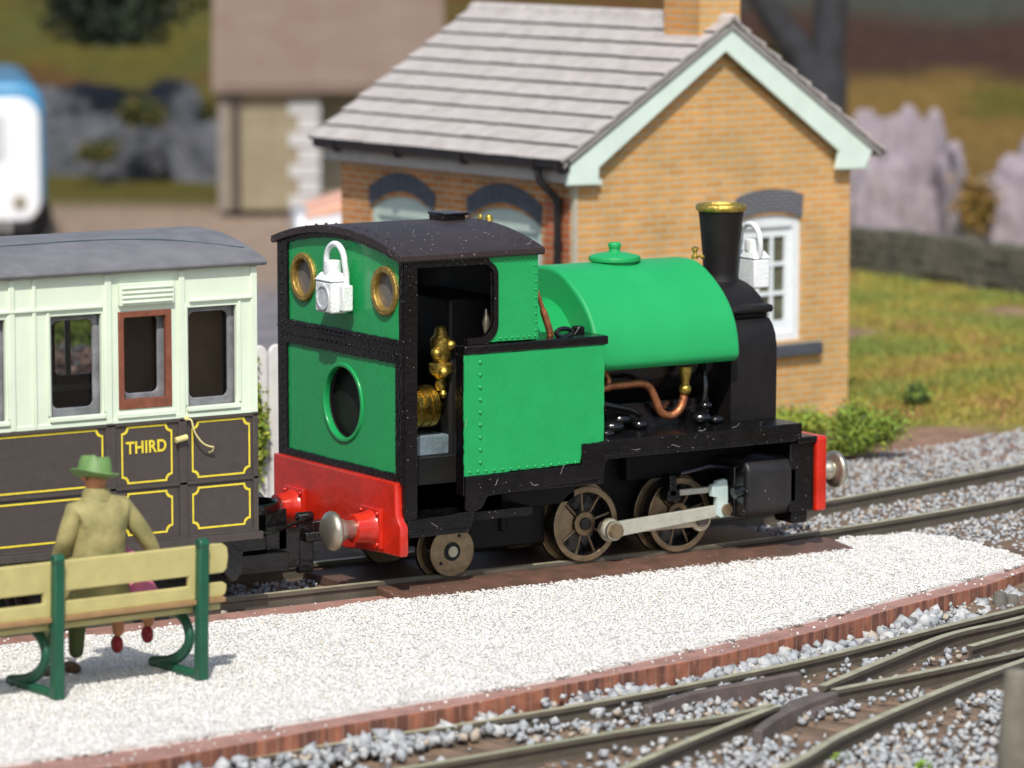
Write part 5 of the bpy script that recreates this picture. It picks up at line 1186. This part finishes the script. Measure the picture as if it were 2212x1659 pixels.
# rocks
def rock(name, c, dims, m, label, seed, group=None, rz=None, cut=.5):
    bm = bmesh.new(); bmesh.ops.create_icosphere(bm, subdivisions=5, radius=1); r = random.Random(seed)
    pl = [(Vector((r.gauss(0, 1), r.gauss(0, 1), r.gauss(0, .6))).normalized(), r.uniform(.45, .8)) for _ in range(26)]
    for v in bm.verts:
        for nn, d in pl:
            k = v.co.dot(nn)-d
            if k > 0: v.co -= nn*k*.92
        if v.co.z > .62: v.co.z = .62+(v.co.z-.62)*.45
        p_ = v.co*3.1+Vector((seed, seed*.7, 0)); nz_ = mnoise.noise(p_)*.12+mnoise.noise(p_*2.6)*.055+mnoise.noise(p_*6)*.03
        v.co += v.co.normalized()*nz_
        v.co = Vector((v.co.x*dims[0]*(1.2+.45*max(v.co.z, 0)), v.co.y*dims[1]*(1.2+.3*max(v.co.z, 0)), max(v.co.z, -.4)*dims[2]))
    me = bpy.data.meshes.new(name); bm.to_mesh(me); bm.free()
    o = finish(me, name, m, loc=c, angle=25); o.rotation_euler.z = r.uniform(0, 6) if rz is None else rz; tag(o, label, 'rock', group); return o
LIL = mat('lilac_rock', (.22, .185, .21), .85, var=.25, nscale=1.6, bump=.6, bscale=6, col2=(.33, .285, .315)); GRK = mat('grey_rock', (.062, .066, .078), .9, var=.3, nscale=1.2, bump=.6, bscale=5, col2=(.105, .11, .125)); DST = mat('dark_stone', (.065, .06, .045), .9, var=.3, nscale=3, bump=.6, bscale=8, col2=(.15, .14, .10))
VZ = math.atan2(vv.y, vv.x)-PI/2
lil = [(1880, 530, 62.5, .95, 2.6, 'tall lilac grey rock peak right behind the house gable'), (1988, 530, 62.3, 1.05, 2.6, 'twin lilac rock peak right of the tallest one'), (2070, 545, 61.8, 1.25, 2.0, 'broad lilac rock between the peaks and the right edge'), (2235, 560, 61.4, 1.3, 1.8, 'lilac rock cut by the right edge of the picture'), (2150, 550, 61.2, .9, 1.62, 'low lilac rock behind the ochre moss clump'), (1930, 520, 61.6, .9, 1.95, 'lower lilac rock filling the gap below the two peaks')]
for i, (px, py, d, w, h, lb) in enumerate(lil):
    p = at_depth(px, py, d); p = at_depth(px, 573, d*1.18); w *= 1.18; h *= 1.18; rock('rock', (p.x, p.y, p.z), (w, w*.55, h*1.25), LIL, lb, 10+i, 'lilac rocks beyond the bank', rz=VZ+i*.7)
gk = [(165, 79, 1.0, 1.55, 'grey rock nearest the white bus'), (300, 78.5, 1.1, 1.15, 'grey rock left of the far stone house'), (425, 78, .9, 1.3, 'small grey rock close to the far house wall'), (70, 80, 1.3, 1.9, 'grey rock behind the blue bus roof'), (245, 81, 1.2, 1.65, 'higher grey rock above the mossy gap'), (385, 80.5, 1.0, 1.65, 'grey rock behind the small one by the far house')]
for i, (px, d, w, h, lb) in enumerate(gk):
    w *= 1.2; h *= 1.2; p = at_depth(px, 300, d*1.2); rock('rock', (p.x, p.y, float(ground_z(p.x, p.y))), (w*1.35, w*.7, h*1.15), GRK, lb, 40+i, 'grey rocks on the back slope', rz=VZ+i)
mosses = [(310, 245, 92, .50, .36), (205, 330, 92, .42, .30), (2115, 445, 71, .36, .60)]
for i, (px, py, d, w, h) in enumerate(mosses):
    p = at_depth(px, py, d); o = leafy('moss_clump', (0, 0, 0), (w, w, h), 900, .07, [LF4 if i == 2 else LF3, mat('moss_olive', (.16, .12, .02), .8, var=.3)], seed=70+i); o.location = p
    tag(o, ['olive moss clump on the grey rocks', 'smaller olive moss patch low on the grey rocks', 'ochre moss clump in front of the lilac rocks'][i], 'moss')
# dark dry stone wall on the right
a = G(1822, 640, -.1); b = G(2330, 700, -.1)
a = G(1800, 590, -.1); b = G(2420, 690, -.1)
d = (b-a); L = d.length; an = math.atan2(d.y, d.x)
wm = MB(); rr_ = random.Random(3)
for row in range(5):
    xx = -rr_.uniform(0, .2)
    while xx < L:
        w_ = rr_.uniform(.16, .38); wm.box(max(xx, 0), min(xx+w_-.012, L), -.14-rr_.uniform(0, .08), .14+rr_.uniform(0, .08), row*.15, row*.15+.142+(rr_.uniform(0, .10) if row == 4 else 0)); xx += w_
wo = wm.build('stone_wall', DST, bevel=.02, loc=(a.x, a.y, -.15)); wo.rotation_euler.z = an; tag(wo, 'low dark dry stone wall between the grass bank and the lilac rocks', 'wall')
o = leafy('bush', (0, 0, 0), (.42, .4, .45), 1500, .06, [mat('olive_yellow_leaf', (.20, .17, .03), .8, var=.3), MATS['moss_olive']], seed=90); o.location = at_depth(1692, 135, 82); o.scale = (1.2,)*3; tag(o, 'rounded olive yellow bush seen between the gable roof and the dark trunk', 'bush')
# big tree trunk behind the house and dark trees
BARK = mat('dark_bark', (.016, .015, .018), .9, var=.3, nscale=3, bump=.7, bscale=8, col2=(.035, .036, .042))
tp = at_depth(1785, 330, 75); TR = thing('tree', 'dark grey tree trunk rising behind the house gable with a side limb', 'tree', (tp.x, tp.y, -.1))
def loc3(px, py, d=75): q = at_depth(px, py, d); return (q.x-tp.x, q.y-tp.y, q.z+.1)
TRK = MB(); TRK.tube(smooth_path([loc3(1776, 620), loc3(1778, 330), loc3(1783, 230), loc3(1788, 100), loc3(1796, 0), loc3(1800, -160), loc3(1815, -420)]), [.50]*8+[.40]*8+[.32]*9+[.29]*6+[.21]*6, 16); TRK.build('trunk', BARK, TR)
MB().tube(smooth_path([loc3(1782, 270), loc3(1745, 150), loc3(1700, 75), loc3(1655, 10), loc3(1600, -80)]), [.36]*6+[.30]*6+[.27]*5+[.25]*8, 12).build('branch', BARK, TR)
cr0 = leafy('crown', (0, 0, 0), (2.6, 2.6, 1.6), 5000, .16, [LF3, LF1], TR, seed=21, probs=[.8, .2], cl=26); cr0.location = loc3(1760, -520)
tp = at_depth(-150, 40, 95); T2 = thing('tree', 'dark leafy tree hanging over the top left of the picture', 'tree', (tp.x, tp.y, 1.0))
MB().tube(smooth_path([(0.4, 2.5, -1), (0.3, 2.2, 1.8), (0, 1.6, 3.5), (0, 1.2, 5.5)]), [.35]*6+[.28]*6+[.2]*7, 12).build('trunk', BARK, T2)
cr2 = leafy('crown', (0, 0, 0), (1.45, 1.4, 1.15), 9000, .10, [mat('leaf_blackgreen', (.012, .022, .012), .8, var=.3), LF3], T2, seed=22, probs=[.8, .2], cl=26); q = at_depth(268, -25, 95); cr2.scale = (1.2,)*3; cr2.location = (q.x-tp.x, q.y-tp.y, q.z-1.0)

# far stone house
fh = at_depth(475, 454, 84); fy = VZ+math.radians(3)
FH = thing('stone_house', 'far blurred stone house with brown roof and pale quoins left of the brick cottage', 'house', (fh.x, fh.y, fh.z), fy); FH.scale = (1.2,)*3
sc = 70/FPX
STN = mat('tan_stone', (.24, .20, .125), .9, var=.15, nscale=2, bump=.4, bscale=8, col2=(.29, .25, .165)); QU = mat('pale_quoin', (.50, .49, .49), .8, var=.08)
wl_ = 215*sc; he_ = 2.06
MB().box(0, wl_, 0, .2, 0, he_).box(0, .2, .2, 4, 0, he_).build('wall', STN, FH)
MB().box(wl_, wl_+2.8, 1.3, 1.5, 0, he_).build('rear_wall', mat('cream_render_wall', (.34, .31, .23), .9), FH)
MB().box(wl_-.01, wl_+.01, .2, 1.3, 0, he_).build('return_wall', STN, FH)
q_ = MB()
for i in range(7):
    w_ = .52 if i % 2 == 0 else .36; q_.box(wl_-w_, wl_+.02, -.03, .0, i*.27+.01, i*.27+.25)
q_.build('quoin', QU, FH, bevel=.01)
MB().box(-.02, .17, -.05, .0, 0, he_).build('corner_post', mat('post_grey', (.23, .20, .17), .8), FH)
MB().tube([(.29, -.08, 0), (.29, -.08, he_)], .065, 12).build('downpipe', mat('brown_pipe', (.06, .045, .045), .6), FH)
MB().box(.1, 3.6, -.2, -.1, he_-.02, he_+.10).build('gutter', MATS['brown_pipe'], FH)
prf = [(-.22, he_+.06), (1.9, he_+1.80), (4.1, he_+.06), (4.1, he_-.04), (1.9, he_+1.68), (-.22, he_-.04)]
MB().prism(prf, -.12, 3.9, 'x').build('roof', mat('brown_roof', (.16, .105, .085), .85, var=.12, nscale=1.2, bump=.3, bscale=7, col2=(.19, .14, .11)), FH)

# white bus at the left edge
bp_ = at_depth(104, 537, 78); BS = thing('bus', 'white and blue rounded bus cut off by the left edge', 'bus', (bp_.x, bp_.y, bp_.z), VZ+.15); BS.scale = (1.258,)*3
BW = mat('bus_white', (.80, .82, .85), .22, var=.03, spec=.7, coat=.6); BB = mat('bus_blue', (.06, .25, .45), .3, var=.08, coat=.4); BK = mat('bus_black', (.012, .012, .013), .4)
o = MB(); o.prism(rrect(-2.4, -.02, .42, 2.55, .42, 8), 0, 5.2, 'y'); o.build('body', BB, BS, bevel=.16, seg=5)
pf = rrect(-2.33, -.10, .40, 2.30, .34, 8); plate('front_panel', pf, [], -.07, .06, 'y', BW, BS, .05)
w_ = MB(); 
for v_ in (-1.85, -1.2, -.62): w_.sphere((v_, -.05, 1.95), .26, 20, 12, (1, .25, 1))
plate('windscreen', rrect(-1.9, -.62, 1.35, 2.08, .14, 8), [], -.10, -.05, 'y', mat('windscreen', (.55, .60, .64), .08, var=.02, spec=1, coat=1), BS, .02)
MB().box(-2.25, -.22, -.10, .2, .22, .46).build('bumper', BK, BS, bevel=.05)
g_ = MB()
for i in range(9): g_.box(-2.0+i*.17, -1.93+i*.17, -.13, -.09, .26, .42)
g_.build('grille', mat('grille_silver', (.5, .5, .5), .4, .6), BS)
for xx in (-1.95, -.42):
    MB().lathe([(.11, -.02), (.10, .03)], (xx, -.08, .72), 'y', 20).build('headlight', STEEL, BS)
    MB().lathe([(.42, 0), (.42, .25)], (xx-.1 if xx < -1 else xx+.1, .9, .42), 'y', 24).build('wheel', BK, BS)
# small white and orange car between the houses
cp_ = at_depth(634, 560, 57.5); CR_ = thing('parked_car', 'small white car with an orange bonnet between the two houses', 'car', (cp_.x, cp_.y, -.1), VZ+.1)
bd_ = [(0, .25), (2.6, .25), (2.65, .60), (2.5, .80), (1.9, .82), (1.3, .96), (.95, 1.0), (.55, .80), (.02, .68)]
bd_ = [(a*1.45, b*1.5) for a, b in bd_]; MB().prism(bd_, 0, 1.9, 'y').build('body', BW, CR_, bevel=.10, seg=4)
MB().prism([(.15, 1.04), (.75, 1.24), (1.35, 1.42), (1.35, 1.30), (.8, 1.10), (.15, 1.00)], -.02, 1.92, 'y').build('bonnet', mat('orange_paint', (.80, .42, .28), .4), CR_, bevel=.02)
MB().prism([(2.0, 1.3), (2.3, 1.75), (3.0, 1.78), (3.5, 1.2)], .12, 1.78, 'y').build('cabin', mat('pale_cabin', (.72, .66, .66), .2), CR_, bevel=.06)
for xx in (.75, 3.0):
    for yy in (-.02, 1.70): MB().lathe([(.36, 0), (.36, .22)], (xx, yy, .36), 'y', 20).build('wheel', BK, CR_)
